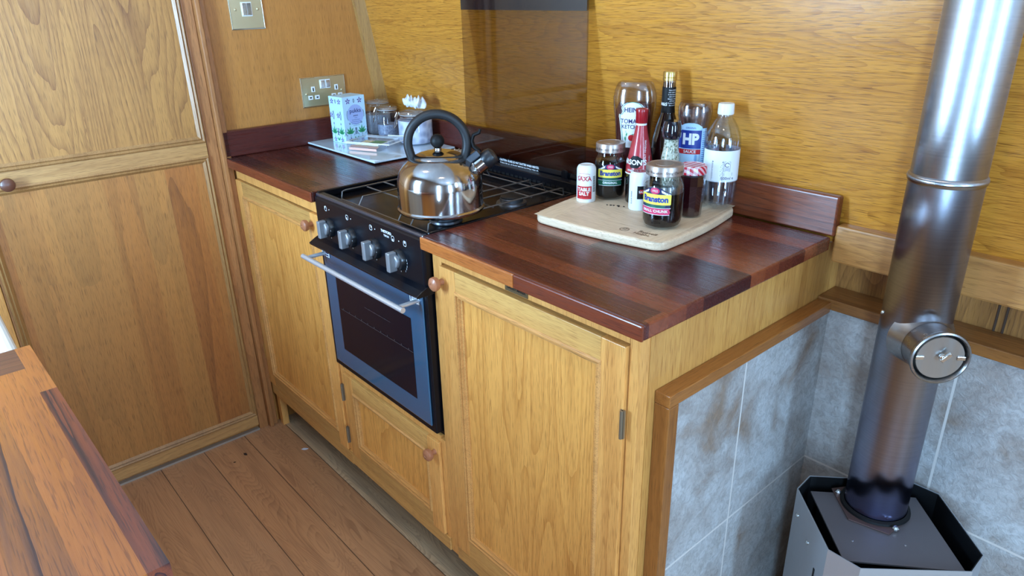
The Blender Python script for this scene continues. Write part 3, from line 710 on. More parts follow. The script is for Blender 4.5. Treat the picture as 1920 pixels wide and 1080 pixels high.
for yy in (.300, .378):
    mk('earth_slot', box(.004, .0052, yy-.006, yy+.006, 1.052, 1.068), m_whitep, so, bevel=.0006)
    mk('slot_hole', box(.0050, .0055, yy-.0018, yy+.0018, 1.0545, 1.0645), m_blackm, so)
    for d in (-.011, .011):
        mk('pin_slot', box(.004, .0052, yy+d-.0075, yy+d+.0075, 1.030, 1.042), m_whitep, so, bevel=.0006)
        mk('slot_hole', box(.0050, .0055, yy+d-.0033, yy+d+.0033, 1.034, 1.038), m_blackm, so)
screw(.277, 1.047, so); screw(.396, 1.050, so)

# ------------------------------------------------------------ left worktop things
gb = tag(mk('glass_chopping_board', box(.022, .412, .252, .522, .9045, .9095), m_gboard, loc=(.21, .39, .9), bevel=.0012), 'white glass worktop saver board left of the cooker', 'worktop saver')
for fx in (.05, .385):
    for fy in (.28, .50): mk('foot', lathe([(.006, 0), (.006, .0042)], (fx, fy, .9003), n=14), m_blackm, gb)
BZ = .9098
# tea carton
F_, L_, R_ = Vector((.141, .319, 0)), Vector((.074, .311, 0)), Vector((.131, .400, 0))
B_ = L_+(R_-F_)
bxr = thing('tea_carton', tuple((F_+B_)/2+Vector((0, 0, BZ))), 'tall pale blue tea carton with purple flowers and green leaves', 'carton')
hh = .136
v = [tuple(q+Vector((0, 0, z))) for z in (BZ, BZ+hh) for q in (F_, R_, B_, L_)]
mk('carton', G(v, [(3, 2, 1, 0), (4, 5, 6, 7), (0, 1, 5, 4), (1, 2, 6, 5), (2, 3, 7, 6), (3, 0, 4, 7)]), m_carton, bxr, bevel=.001)
SR = plane(F_+Vector((0, 0, BZ)), R_-F_, (0, 0, 1)); SLf = plane(L_+Vector((0, 0, BZ)), F_-L_, (0, 0, 1))
wR, wLf = (R_-F_).length, (F_-L_).length
def flower(S, cx, cz, r):
    g = G()
    for k in range(5):
        a = PI/2+2*PI*k/5; c, s = math.cos(a), math.sin(a)
        pts = [(cx+c*r*.1, cz+s*r*.1), (cx+c*r*.55-s*r*.22, cz+s*r*.55+c*r*.22), (cx+c*r, cz+s*r), (cx+c*r*.55+s*r*.22, cz+s*r*.55-c*r*.22)]
        g = g+G([S(a_, b_, .0005) for a_, b_ in pts], [(0, 1, 2, 3)])
    return g
def leaf(S, cx, cz, a, l, wd):
    c, s = math.cos(a), math.sin(a)
    pts = [(0, 0), (l*.3, wd/2), (l*.65, wd*.4), (l, 0), (l*.65, -wd*.3), (l*.3, -wd/2)]
    return G([S(cx+c*p-s*q, cz+s*p+c*q, .0005) for p, q in pts], [tuple(range(6))])
def arc(S, cx, cz, r, a0, a1, wd, n=8): return stroke(S, [(cx+r*math.cos(a0+(a1-a0)*i/n), cz+r*math.sin(a0+(a1-a0)*i/n)) for i in range(n+1)], wd)
gp, gg, gi = G(), G(), G()
for S, wd_ in ((SR, wR), (SLf, wLf)):
    for fx in (.24, .76):
        gp = gp+flower(S, wd_*fx, hh*.90, .0095)+flower(S, wd_*fx, hh*.07, .0085)
        if S is SLf: gp = gp+flower(S, wd_*(.1 if fx < .5 else .62), hh*.60, .0090)
        for k in range(5):
            a = PI/2+(k-2)*.55
            gg = gg+leaf(S, wd_*fx, hh*.20, a, .024-.003*abs(k-2), .0062)
        gi = gi+arc(S, wd_*fx, hh*.27, .019, -.9, .3, .0012)+arc(S, wd_*fx, hh*.27, .019, PI-.3, PI+.9, .0012)
        gi = gi+stroke(S, [(wd_*fx, hh*.12), (wd_*fx, hh*.3)], .0008)
        gi = gi+flower(S, wd_*fx, hh*.42, .004)
    for cx in (.5, 0.02, .98):
        gi = gi+arc(S, wd_*cx-.007, hh*.90, .009, -.7, .7, .0013)+arc(S, wd_*cx+.007, hh*.90, .009, PI-.7, PI+.7, .0013) if 0 < cx < .9 and cx > .1 else gi
    gi = gi+arc(S, wd_*.5-.012, hh*.25, .014, -.8, .8, .0014)+arc(S, wd_*.5+.012, hh*.25, .014, PI-.8, PI+.8, .0014)
    gg = gg+leaf(S, wd_*.5, hh*.05, PI/2+.6, .014, .005)+leaf(S, wd_*.5, hh*.05, PI/2-.6, .014, .005)
for cx in (.36, .88): gi = gi+arc(SLf, wLf*cx+.008, hh*.60, .017, PI-.8, PI+.8, .0014)
for cx in (.12, .64): gi = gi+arc(SLf, wLf*cx-.004, hh*.60, .017, -.8, .8, .0014)
mk('printed_flowers', gp, m_purple, bxr, fixn=False); mk('printed_leaves', gg, m_green2, bxr, fixn=False); mk('printed_scrolls', gi, m_indigo, bxr, fixn=False)
pn = mk('name_panel', ell(SR, wR*.53, hh*.60, .0290, .0300, .0004), m_lilac, bxr, fixn=False)
g = arc(SR, wR*.53, hh*.6, .031, PI*.85, PI*1.15, .0012)+arc(SR, wR*.53, hh*.6, .031, -.3, .4, .0012)
mk('panel_border', g, m_indigo, pn, fixn=False)
text('pukka', .0175, SR, pn, m_indigo, cx=wR*.53, cz=hh*.685, bold=.005, eps=.0008)
text('peace', .0075, SR, pn, m_indigo, cx=wR*.53, cz=hh*.585, eps=.0008)
g = G()
for i, l in enumerate((.010, .030, .036, .034, .024)): g = g+stroke(SR, [(wR*.53-l/2, hh*.53-i*.0055), (wR*.53+l/2, hh*.53-i*.0055)], .0007, .0008)
mk('small_print', g, m_indigo, pn, fixn=False)

# clip-top jars
def clip_jar(c, r, h, label, contents, cmat, wide=1.0, clip_th=-2.2):
    j = thing('clip_top_jar', (c[0], c[1], BZ), label, 'jar')
    cc = (c[0], c[1], BZ+.0002)
    mk('glass', lathe([(r*.86, 0), (r*.97, .004), (r*wide, h*.15), (r*wide, h*.62), (r*.90, h*.74), (r*.80, h*.80), (r*.82, h*.86)], cc, n=40, closed_ends=False), m_glass, j, smooth=True)
    mk('contents', lathe([(r*.80, .003), (r*.92, .008), (r*wide*.95, h*.15), (r*wide*.95, h*contents), (.001, h*contents+.002)], cc, n=32), cmat, j, smooth=True)
    ld = mk('lid', lathe([(r*.88, h*.875), (r*.92, h*.90), (r*.90, h*.95), (r*.70, h), (r*.001, h)], cc, n=40, closed_ends=False), m_glass, j, smooth=True)
    mk('seal', lathe([(r*.86, h*.852), (r*.90, h*.855), (r*.90, h*.872), (r*.86, h*.875)], cc, n=40), plain('jar_seal_pale', (176, 170, 168), .5), ld, smooth=True)
    rg = lambda zz, rr: tube([(cc[0]+rr*math.cos(t), cc[1]+rr*math.sin(t), cc[2]+zz) for t in [2*PI*i/32 for i in range(32)]], .0011, 6, True)
    S = cyl(cc, r*.92, clip_th)
    wr_ = tube([S(-.006, h*.90, .002), S(-.006, h*.78, .008), S(-.008, h*.62, .012), S(0, h*.50, .016), S(.008, h*.62, .012), S(.006, h*.78, .008), S(.006, h*.90, .002)], .0013, 6)
    wr_ = wr_+tube([S(-.007, h*.94, .003), S(-.007, h*.80, .010), S(.007, h*.80, .010), S(.007, h*.94, .003)], .0011, 6)
    mk('wire_clip', rg(h*.80, r*.83)+rg(h*.895, r*.93)+wr_, m_chrome, j, smooth=True)
    return j
clip_jar((.062, .484), .040, .112, 'clip-top glass jar of white contents, mostly behind the tea carton', .55, m_sugar)
clip_jar((.140, .470), .034, .098, 'small clip-top glass jar with grey contents, middle of the three jars', .42, m_tea, clip_th=-1.75)
j3 = clip_jar((.285, .474), .0525, .100, 'wide clip-top glass jar stuffed with pale bags, beside the kettle handle', .70, m_bag, 1.0, clip_th=-1.85)
bg = bmesh.new(); bmesh.ops.create_icosphere(bg, subdivisions=4, radius=1)
rr = random.Random(3)
lob = [(Vector((rr.uniform(-1, 1), rr.uniform(-1, 1), rr.uniform(-1, 1))).normalized(), rr.uniform(3, 8), rr.uniform(0, 6)) for _ in range(8)]
for q in bg.verts:
    d = q.co.normalized(); f = 1+sum(.06*math.sin(d.dot(a)*b+c) for a, b, c in lob)
    t = abs(d.x)**1.3; q.co = Vector((d.x*.044*f, d.y*(.015+.012*t)*f, max(d.z*(.008+.030*t)*f*(1+.35*math.sin(9*d.y+14*d.x)), -.013)))
vv = [(q.co.x+.282, q.co.y+.478, q.co.z+BZ+.117) for q in bg.verts]; ff = [tuple(x.index for x in p.verts) for p in bg.faces]; bg.free()
tag(mk('crumpled_bag', G([(x*1, y, z) for x, y, z in vv], ff), speck('crumpled_paper', (190, 194, 206), (226, 228, 232), 60), loc=(.282, .478, BZ+.1), smooth=False), 'crumpled pale paper bag lying on top of the widest jar', 'paper bag')

# punnet with leaflets
pc = Vector((.258, .345, BZ)); pth = math.radians(24)
def PL(x, y, z): return (pc.x+x*math.cos(pth)-y*math.sin(pth), pc.y+x*math.sin(pth)+y*math.cos(pth), pc.z+z)
pu = thing('plastic_punnet', tuple(pc), 'clear hinged plastic punnet holding printed leaflets, on the white board', 'punnet')
def tray(x0, x1, y0, y1, z0, z1, ins):
    a = [(x0+ins, y0+ins), (x1-ins, y0+ins), (x1-ins, y1-ins), (x0+ins, y1-ins)]; b = [(x0, y0), (x1, y0), (x1, y1), (x0, y1)]; o = .005
    c_ = [(x0-o, y0-o), (x1+o, y0-o), (x1+o, y1+o), (x0-o, y1+o)]
    v = [PL(x, y, z0) for x, y in a]+[PL(x, y, z1) for x, y in b]+[PL(x, y, z1+.0006) for x, y in c_]
    return G(v, [(0, 1, 2, 3)]+[(i, (i+1) % 4, 4+(i+1) % 4, 4+i) for i in range(4)]+[(4+i, 4+(i+1) % 4, 8+(i+1) % 4, 8+i) for i in range(4)])
mk('tray', tray(-.062, .045, -.046, .046, .0005, .020, .006), m_plastic, pu, bevel=.001)
mk('lid', tray(-.060, .080, -.048, .050, .032, .0225, .012), m_plastic, pu, bevel=.001)
rim = lambda x0, x1, y0, y1, z: tube([PL(x0, y0, z), PL(x1, y0, z), PL(x1, y1, z), PL(x0, y1, z)], .0016, 6, True)
mk('rim', rim(-.068, .050, -.051, .051, .0215)+rim(-.062, .086, -.049, .054, .0245)+tube([PL(.03, .03, .034), PL(.085, .045, .032)], .0014, 6), m_whitep, pu)
mk('leaflet', G([PL(-.045, -.034, .013), PL(.035, -.034, .013), PL(.035, .026, .016), PL(-.045, .026, .016)], [(0, 1, 2, 3)]), m_bean, pu, fixn=False)
mk('leaflet', G([PL(-.055, -.044, .010), PL(.040, -.044, .010), PL(.040, -.030, .0125), PL(-.055, -.030, .0125)], [(0, 1, 2, 3)])+G([PL(-.055, -.0465, .002), PL(.040, -.0465, .002), PL(.040, -.0465, .009), PL(-.055, -.0465, .009)], [(0, 1, 2, 3)]), m_orange, pu, fixn=False)
mk('leaflet', G([PL(-.01, -.01, .0175), PL(.032, -.012, .0175), PL(.034, .022, .018), PL(-.008, .024, .018)], [(0, 1, 2, 3)]), m_green2, pu, fixn=False)
# woven trivet
tc = Vector((.476, .474, .9003)); g = G()
for rad in (.012, .022, .032, .042, .051):
    n = max(8, int(rad*480))
    pts = [(tc.x+(rad+.0022*math.cos(5*PI*i/n*2))*math.cos(2*PI*i/n), tc.y+(rad+.0022*math.sin(5*PI*i/n))*math.sin(2*PI*i/n), tc.z+.0045+.0016*math.sin(PI*i)) for i in range(n)]
    g = g+tube(pts, .0028, 6, True)
for i in range(26):
    a = 2*PI*i/26; g = g+tube([(tc.x+.012*math.cos(a), tc.y+.012*math.sin(a), tc.z+.008), (tc.x+.054*math.cos(a+.1), tc.y+.054*math.sin(a+.1), tc.z+.008)], .0016, 5)
tag(mk('woven_trivet', g, m_wick, loc=tuple(tc), smooth=True), 'cream woven cane trivet on the worktop behind the kettle', 'trivet')

# ------------------------------------------------------------ chopping board and condiments
cbc = Vector((1.208, .372, .9)); ca = math.radians(7)
def CB(x, y, z): return (cbc.x+x*math.cos(ca)-y*math.sin(ca), cbc.y+x*math.sin(ca)+y*math.cos(ca), cbc.z+z)
def bowed(hx, hy, rc, bow, n=8):
    pts = []
    for q, (sx, sy) in enumerate(((1, 1), (-1, 1), (-1, -1), (1, -1))):
        for i in range(n+1):
            a = PI/2*q+PI/2*i/n; pts.append((sx*(hx-rc)+rc*math.cos(a), sy*(hy-rc)+rc*math.sin(a)))
    out = []
    for i, p in enumerate(pts):
        out.append(p); q = pts[(i+1) % len(pts)]
        if math.hypot(q[0]-p[0], q[1]-p[1]) > .1:
            for k in range(1, 12):
                t = k/12; b = bow*math.sin(PI*t); x, y = p[0]+(q[0]-p[0])*t, p[1]+(q[1]-p[1])*t
                if abs(q[0]-p[0]) > abs(q[1]-p[1]): y += math.copysign(b, y)
                else: x += math.copysign(b, x)
                out.append((x, y))
    return out
cb = thing('chopping_board', tuple(cbc), 'pale wooden chopping board with rounded corners carrying the condiments', 'chopping board')
ol = bowed(.149, .146, .030, .007)
mk('board', prism(ol, .0008, .0185).map(CB), m_board, cb, bevel=.005, seg=3)
for s_ in (-1, 1): mk('end_strip', prism([(s_*.098, -.148), (s_*.142, -.145), (s_*.142, .145), (s_*.098, .148)], .0184, .0187).map(CB), m_board_r, cb)
SB = lambda x, z, e=0.: CB(x, z, .0186+e)
text('Russell', .0135, SB, cb, plain('branded_mark_brown', (96, 66, 44), .7), cx=.098, cz=-.112, bold=.01)
text('Hobbs', .0125, SB, cb, plain('branded_mark_brown_faint', (112, 80, 54), .7), cx=.092, cz=-.124, bold=.005)
g = arc(SB, .052, -.118, .0085, 0, 2*PI, .0012, 20)+stroke(SB, [(.048, -.120), (.056, -.120)], .001)+stroke(SB, [(.048, -.117), (.056, -.117)], .001)+arc(SB, .052, -.116, .004, 0, PI, .001)
mk('branded_mark', g, plain('branded_mark_icon', (100, 70, 46), .7), cb, fixn=False)
CZ = .9189
tag(mk('herb_crumbs', sum([box(1.152+dx, 1.152+dx+s1, .358+dy, .358+dy+s1*.8, CZ, CZ+.0012) for dx, dy, s1 in ((0, 0, .004), (.006, .003, .003), (.013, .007, .005), (.018, .004, .003), (.026, .011, .003), (-.006, -.003, .0025))], G()), m_leaf, loc=(1.16, .36, CZ)), 'scattering of dark herb crumbs on the chopping board', 'crumbs')
bpy.data.objects['herb_crumbs']['kind'] = 'stuff'
TH = lambda c, d=0.: math.atan2(CAM_LOC.y-c[1], CAM_LOC.x-c[0])+math.radians(d)

# salt drum
def drum(c, label, th):
    t_ = thing('salt_drum', (c[0], c[1], CZ), label, 'salt pot')
    cc = (c[0], c[1], CZ); r = .0198
    mk('body', lathe([(r*.96, 0), (r, .002), (r, .066), (r*.97, .070), (r*.85, .0745), (r*.7, .076), (r*.66, .0752), (.0005, .0752)], cc, n=40), m_whitep, t_, smooth=True)
    return t_, cyl(cc, r, th)
c = (1.092, .352); t_, S = drum(c, 'white table salt pot with a red label, far left on the board', TH(c, -14))
lb = mk('red_label', rectp(S, -.0165, .0165, .0075, .0345), m_red_p, t_, fixn=False)
text('TABLE', .0098, S, lb, m_white, cz=.0275, bold=.035, eps=.0007); text('SALT', .0098, S, lb, m_white, cz=.0185, bold=.035, eps=.0007)
text('rich in iodine', .0038, S, lb, m_blackm, cz=.0128, eps=.0007)
text('SAXA', .0125, S, t_, plain('salt_red_print', (190, 40, 44), .5), cz=.0495, bold=.02, eps=.0006)
mk('swoosh', arc(S, 0, .098, .044, -PI/2-.28, -PI/2+.28, .001)+arc(S, 0, .017, .044, PI/2-.28, PI/2+.28, .0008), m_red_p, t_, fixn=False)
g = G()
for i in range(12): g = g+rectp(S, .0195, .0275, .022+i*.0028, .0235+i*.0028, n=3, m=1)
mk('barcode', g, m_blackm, t_, fixn=False)
c = (1.206, .383); t_, S = drum(c, 'plain white pepper pot with a black panel, behind the front pickle jar', TH(c, -4))
pnl = mk('black_label', rectp(S, -.002, .018, .024, .050), m_blackm, t_, fixn=False)
mk('red_badge', rectp(S, .003, .014, .0345, .043, .0007), m_red_p, pnl, fixn=False)
text('SAXA', .006, S, pnl, m_white, cx=.0085, cz=.0385, bold=.02, eps=.001)
mk('cap_ring', lathe([(.012, 0), (.013, .0015), (.010, .0018)], (c[0], c[1], CZ+.0745), n=28), m_redcap, t_, smooth=True)
text('BLACK PEPPER', .004, lambda x, z, e: S(-.014-z, x+.026, e), t_, m_blackm)

# pickle jars
def pickle(c, r, h, label, th, ribbon, word, fill, dlab=0.):
    t_ = thing('pickle_jar', (c[0], c[1], CZ), label, 'jar'); cc = (c[0], c[1], CZ)
    rf = [(r*.72, 0), (r*.9, .003), (r*.985, .011), (r, .022), (r, h*.60), (r*.97, h*.68), (r*.87, h*.755), (r*.80, h*.79), (r*.80, h*.86)]
    mk('glass', lathe(rf, cc, n=48, closed_ends=False), m_glass, t_, smooth=True)
    mk('pickle', lathe([(r*.68, .003), (r*.87, .006), (r*.95, .013), (r*.965, .022), (r*.965, h*fill), (r*.90, h*fill+.001), (.001, h*fill+.001)], cc, n=40), m_pickle, t_, smooth=True)
    if fill < .6: mk('residue', lathe([(r*.96, h*fill), (r*.955, h*.62), (r*.93, h*.69)], cc, n=40, closed_ends=False), thin_glass('jar_residue', (.72, .72, .70, 1), .1, .3), t_, smooth=True)
    ld = mk('lid', lathe([(r*.90, h*.845), (r*.925, h*.85), (r*.925, h*.985), (r*.90, h*1.0), (r*.80, h*1.005), (r*.78, h*.997), (r*.45, h*.993), (r*.43, h*1.0), (.0005, h*1.0)], cc, n=48), m_lidgold, t_, smooth=True)
    Sl = cyl(cc, r*.925, th)
    text('Bring Out the Branston · Bring Out the Branston', h*.060, Sl, ld, plain('lid_print_brown', (70, 44, 40), .5), cz=h*.91, sx=.95, eps=.0005, shear=.2)
    S = cyl(cc, r, th+dlab/r)
    k = r/.0355
    def kw(rows, eps): return patch(S, [(z*k+h*.42, a*k, b*k) for z, a, b in rows], eps)
    lb = mk('front_label', kw([(-.006, -.0275, .0275), (.004, -.029, .029), (.020, -.028, .028), (.0245, -.019, .019), (.0285, -.012, .012), (.030, -.006, .006)], .0003), m_navy, t_, fixn=False)
    mk('cream_edge', kw([(.0185, -.0290, -.0205), (.0220, -.0200, -.0125), (.0262, -.0125, -.0115)], .0005)+kw([(.0185, .0205, .0290), (.0220, .0125, .0200), (.0262, .0115, .0125)], .0005), m_label, lb, fixn=False)
    mk('yellow_band', kw([(.000, -.028, .028), (.001, -.0290, .0290), (.0175, -.0290, .0290), (.0185, -.028, .028)], .0006), m_yellow, lb, fixn=False)
    text('Branston', .0142*k, S, lb, m_blue, cz=h*.42+.0095*k, bold=.045, sx=.93, eps=.0010)
    mk('badge', ell(S, 0, h*.42+.0245*k, .0085*k, .0058*k, .0007), m_pinkl, lb, fixn=False)
    text('1922', .0055*k, S, lb, m_white, cz=h*.42+.0245*k, eps=.0011, bold=.01)
    mk('swirl', kw([(-.006, -.010, .010), (-.0035, -.018, .018), (-.001, -.020, .020)], .0006), m_green, lb, fixn=False)
    rb = mk('ribbon', kw([(-.0175, -.0265, .0265), (-.013, -.0290, .0285), (-.0085, -.0295, .0265), (-.0060, -.0290, .0290)], .0008), ribbon, lb, fixn=False)
    mk('ribbon_edge', kw([(-.0182, -.027, .027), (-.0174, -.027, .027)], .0009)+kw([(-.0061, -.029, .029), (-.0054, -.029, .029)], .0009), m_label, rb, fixn=False)
    text(word, .0066*k, S, rb, m_white, cz=h*.42-.0115*k, bold=.03, spacing=1.1, eps=.0012)
    return t_
c = (1.108, .406); pickle(c, .0325, .116, 'full pickle jar with a green ribbon label, behind the salt pot', TH(c, 0), m_green, 'ORIGINAL', .68, dlab=.001)
c = (1.307, .327); pickle(c, .0365, .116, 'half-used pickle jar with a pink ribbon label, at the front of the board', TH(c, -2), m_pinkl, 'SMALL CHUNK', .57, dlab=-.014)

# malt vinegar bottle
c = (1.171, .424); t_ = thing('vinegar_bottle', (c[0], c[1], CZ), 'dark vinegar bottle with tapering red sleeve and red cap', 'bottle'); cc = (c[0], c[1], CZ)
rp = [(.0, .025), (.004, .0268), (.060, .0268), (.075, .0262), (.110, .0200), (.140, .0130), (.158, .0098)]
def rv(z):
    for (a, ra), (b, rb_) in zip(rp, rp[1:]):
        if z <= b: return ra+(rb_-ra)*(z-a)/(b-a)
    return rp[-1][1]
mk('glass', lathe([(r, z) for z, r in rp]+[(.0095, .162)], cc, n=44), m_vinegar, t_, smooth=True)
cp_ = mk('cap', lathe([(.0112, .160), (.0118, .161), (.0122, .182), (.0128, .186), (.0118, .188), (.010, .1875), (.0005, .1865)], cc, n=36), m_redcap, t_, smooth=True)
mk('neck_ring', lathe([(.0104, .1555), (.0108, .157), (.0108, .160), (.010, .161)], cc, n=32), m_label, t_, smooth=True)
rs = lambda z: rv(z)+.0006
sl_ = mk('sleeve', lathe([(rs(z), z) for z in (.062, .066, .075, .085, .095, .11, .125, .14, .152, .156)], cc, n=44, closed_ends=False), m_crimson, t_, smooth=True)
S = cyl(cc, rs, TH(c, 0))
mk('sleeve_hem', patch(S, [(.0605, -.040, .040), (.063, -.040, .040)], .0006, 30), m_label, sl_, fixn=False)
mk('black_diamond', patch(S, [(.074, -.019, -.004), (.082, -.022, .005), (.092, -.020, .006), (.098, -.014, -.004)], .0005), m_blackm, sl_, fixn=False)
text("SARSON'S", .0135, S, sl_, m_white, cx=-.016, cz=.085, bold=.03, eps=.0012)
text('VINEGAR', .0060, S, sl_, m_white, cx=-.014, cz=.0685, bold=.02, eps=.0010)
text('MALT VINEGAR', .0060, lambda x, z, e: S(.010-z*.9-x*.0, x+.108, e), sl_, m_white, eps=.001)
text('THE ORIGINAL', .0050, lambda x, z, e: S(.020-z, x+.082, e), sl_, m_white, eps=.001)

# herb grinder jar
c = (1.240, .432); t_ = thing('herb_jar', (c[0], c[1], CZ), 'narrow waisted glass jar of dried herbs with glossy black top', 'jar'); cc = (c[0], c[1], CZ)
hp = [(.017, 0), (.0190, .003), (.0190, .060), (.0165, .072), (.0185, .085), (.0190, .100), (.0158, .116), (.0145, .130), (.0155, .138)]
mk('glass', lathe(hp, cc, n=36, closed_ends=False), m_glass, t_, smooth=True)
mk('herbs', lathe([(r*.93, z+.0005) for r, z in hp[:-1]]+[(.013, .136), (.001, .136)], cc, n=30), m_herb, t_, smooth=True)
mk('cap', lathe([(.0165, .1385), (.0175, .140), (.0180, .143), (.0185, .152), (.0178, .161), (.0160, .168), (.0150, .171), (.0005, .171)], cc, n=36), plain('grinder_black_gloss', (10, 14, 26), .1, coat=1.0), t_, smooth=True)

# balsamic bottle
c = (1.186, .487); t_ = thing('balsamic_bottle', (c[0], c[1], CZ), 'tall dark bottle with a gold screw cap and black neck label', 'bottle'); cc = (c[0], c[1], CZ)
mk('glass', lathe([(.027, 0), (.0295, .004), (.0295, .105), (.0275, .125), (.0215, .150), (.0145, .172), (.0128, .185), (.0122, .228), (.0122, .234)], cc, n=44), m_vinegar, t_, smooth=True)
mk('neck_glass', lathe([(.0124, .2235), (.0124, .240), (.0118, .243)], cc, n=32, closed_ends=False), thin_glass('neck_glass', (.75, .7, .68, 1), .15), t_, smooth=True)
cp_ = mk('cap', lathe([(.0128, .2365), (.0138, .2375), (.0138, .2425), (.0130, .2432), (.0138, .244), (.0138, .2525), (.0130, .2545), (.0005, .2545)], cc, n=40), m_gold, t_, smooth=True)
rb_ = lambda z: .0128+.0004 if z > .185 else .0128+(.185-z)*.11
S = cyl(cc, rb_, TH(c, 0))
nl = mk('neck_label', patch(S, [(z, -.026, .026) for z in (.175, .185, .20, .2245)], .0003, 24), m_blackm, t_, fixn=False)
for i in range(8): text(('Enjoy drizzled', 'over salads, or', 'in dressings and', 'with olive oil', 'Balsamic vinegar', 'of Modena', 'Product of Italy', 'Best served')[i], .0036, S, nl, m_white, cx=.008, cz=.2195-i*.0042, eps=.0007, sx=.8)
text('M&S', .0085, S, nl, m_white, cx=-.010, cz=.192, bold=.02, eps=.0008)

# ketchup (squeezy, elliptical)
def ellipse_S(cc, a, b, th):
    # x measured on the face; th outward direction
    def S(x, z, e=0.):
        A = a(z) if callable(a) else a; B = b(z) if callable(b) else b
        u = max(-.999, min(.999, x/A)); dd = B*math.sqrt(1-u*u)+e
        ox, oy = math.cos(th), math.sin(th); rx, ry = -oy, ox
        return (cc[0]+ox*dd+rx*x, cc[1]+oy*dd+ry*x, cc[2]+z)
    return S
c = (1.100, .487); t_ = thing('ketchup_bottle', (c[0], c[1], CZ), 'large squeezy ketchup bottle standing on its cap behind the jars', 'bottle'); cc = (c[0], c[1], CZ); th = TH(c, -8)
KP = [(.020, .0), (.024, .002), (.0245, .024), (.026, .028), (.031, .045), (.0350, .075), (.0375, .11), (.0405, .150), (.0445, .178), (.0455, .196), (.0425, .212), (.0370, .225), (.0330, .2285), (.0005, .2295)]
rot = th+PI/2
mk('cap', lathe(KP[:3], cc, n=40, sx=1.0, sy=.8, rot=rot), m_whitep, t_, smooth=True)
mk('bottle', lathe(KP[3:], cc, n=48, sx=1.0, sy=.56, rot=rot, closed_ends=False), m_haze, t_, smooth=True)
mk('sauce', lathe([(r*.965, z) for r, z in KP[3:8]]+[(.0395, .168), (.034, .184), (.010, .176), (.001, .174)], cc, n=40, sx=1.0, sy=.54, rot=rot), m_ketchup, t_, smooth=True)
def kr(z):
    P_ = KP[3:]
    for (ra, a), (rb, b) in zip(P_, P_[1:]):
        if z <= b: return ra+(rb-ra)*max(0, z-a)/(b-a)
    return .03
S = ellipse_S(cc, kr, lambda z: kr(z)*.56, th)
def keyst(rows, eps): return patch(S, [(z, -w_, w_) for z, w_ in rows], eps, 16)
KS = [(.095, .0215), (.12, .0235), (.1565, .0285), (.1570, .0295), (.1640, .0290), (.1645, .0245), (.1700, .0215), (.1780, .0240), (.1850, .0185), (.1885, .0120), (.1900, .0040)]
lb = mk('front_label', keyst(KS, .0006), m_label, t_, fixn=False)
def outline(rows, ins, wd, eps):
    L1_ = [(-w_+ins, z) for z, w_ in rows]; R1_ = [(w_-ins, z) for z, w_ in rows[::-1]]
    return stroke(S, L1_+R1_, wd, eps)
mk('green_border', outline([(z, w_) for z, w_ in KS], .0025, .0011, .0012), plain('label_teal', (60, 128, 104), .5), lb, fixn=False)
text('HEINZ', .0135, S, lb, m_indigo, cz=.1735, sx=.92, bold=.02, eps=.0014)
text('TOMATO', .0130, S, lb, m_indigo, cz=.1500, sx=.9, bold=.01, eps=.0014)
text('KETCHUP', .0115, S, lb, m_indigo, cz=.1385, sx=.9, bold=.01, eps=.0014)
mk('tomato', ell(S, -.001, .116, .0068, .0066, .0012), m_red_p, lb, fixn=False)
mk('stalk', leaf(lambda x, z, e: S(x, z, .0016), -.001, .122, .4, .006, .002)+leaf(lambda x, z, e: S(x, z, .0016), -.0135, .110, 1.7, .009, .0035)+leaf(lambda x, z, e: S(x, z, .0016), -.0125, .119, 1.3, .008, .003)+stroke(S, [(-.0135, .108), (-.0120, .124), (-.014, .130)], .0006, .0016), m_green2, lb, fixn=False)

# brown sauce bottle
c = (1.248, .492); t_ = thing('brown_sauce_bottle', (c[0], c[1], CZ), 'squeezy brown sauce bottle with blue and red label, left of the water bottle', 'bottle'); cc = (c[0], c[1], CZ); th = TH(c, -6)
HP_ = [(.018, 0), (.0215, .002), (.0215, .022), (.023, .026), (.027, .040), (.0295, .08), (.0300, .130), (.0300, .150), (.0290, .158), (.0320, .170), (.0335, .182), (.0325, .193), (.0295, .200), (.0005, .201)]
rot = th+PI/2
mk('cap', lathe(HP_[:3], cc, n=40, rot=rot), m_whitep, t_, smooth=True)
mk('bottle', lathe(HP_[3:], cc, n=48, sx=1.0, sy=.72, rot=rot, closed_ends=False), m_haze, t_, smooth=True)
mk('sauce', lathe([(r*.96, z) for r, z in HP_[3:7]]+[(.027, .148), (.010, .144), (.001, .144)], cc, n=40, sx=1., sy=.70, rot=rot), m_hpbody, t_, smooth=True)
mk('sauce_smear', lathe([(.0285, .150), (.0272, .158), (.030, .170), (.0305, .180), (.028, .189)], cc, n=40, sx=1., sy=.69, rot=rot, closed_ends=False), thin_glass('sauce_smear', (.62, .50, .44, 1), .08, .3), t_, smooth=True)
def hr(z):
    P_ = HP_[3:]
    for (ra, a), (rb, b) in zip(P_, P_[1:]):
        if z <= b: return ra+(rb-ra)*max(0, z-a)/(b-a)
    return .03
S = ellipse_S(cc, hr, lambda z: hr(z)*.72, th)
sh = -.003
lb = mk('front_label', patch(S, [(z, sh-w1, sh+w1) for z, w1 in ((.05, .0225), (.08, .0225), (.11, .0225), (.148, .0225), (.156, .0205), (.161, .0130), (.163, .005))], .0005, 16), m_lblue, t_, fixn=False)
mk('blue_panel', patch(S, [(.1135, sh-.0225, sh+.0225), (.130, sh-.0225, sh+.0225), (.146, sh-.0225, sh+.0225), (.1490, sh-.019, sh+.0225)], .0009, 16), m_blue, lb, fixn=False)
text('HP', .0285, S, lb, m_white, cx=sh, cz=.1310, bold=.05, sx=.88, eps=.0014)
mk('red_band', patch(S, [(.1025, sh-.0235, sh+.022), (.1120, sh-.0225, sh+.0225)], .0010, 16), m_red_p, lb, fixn=False)
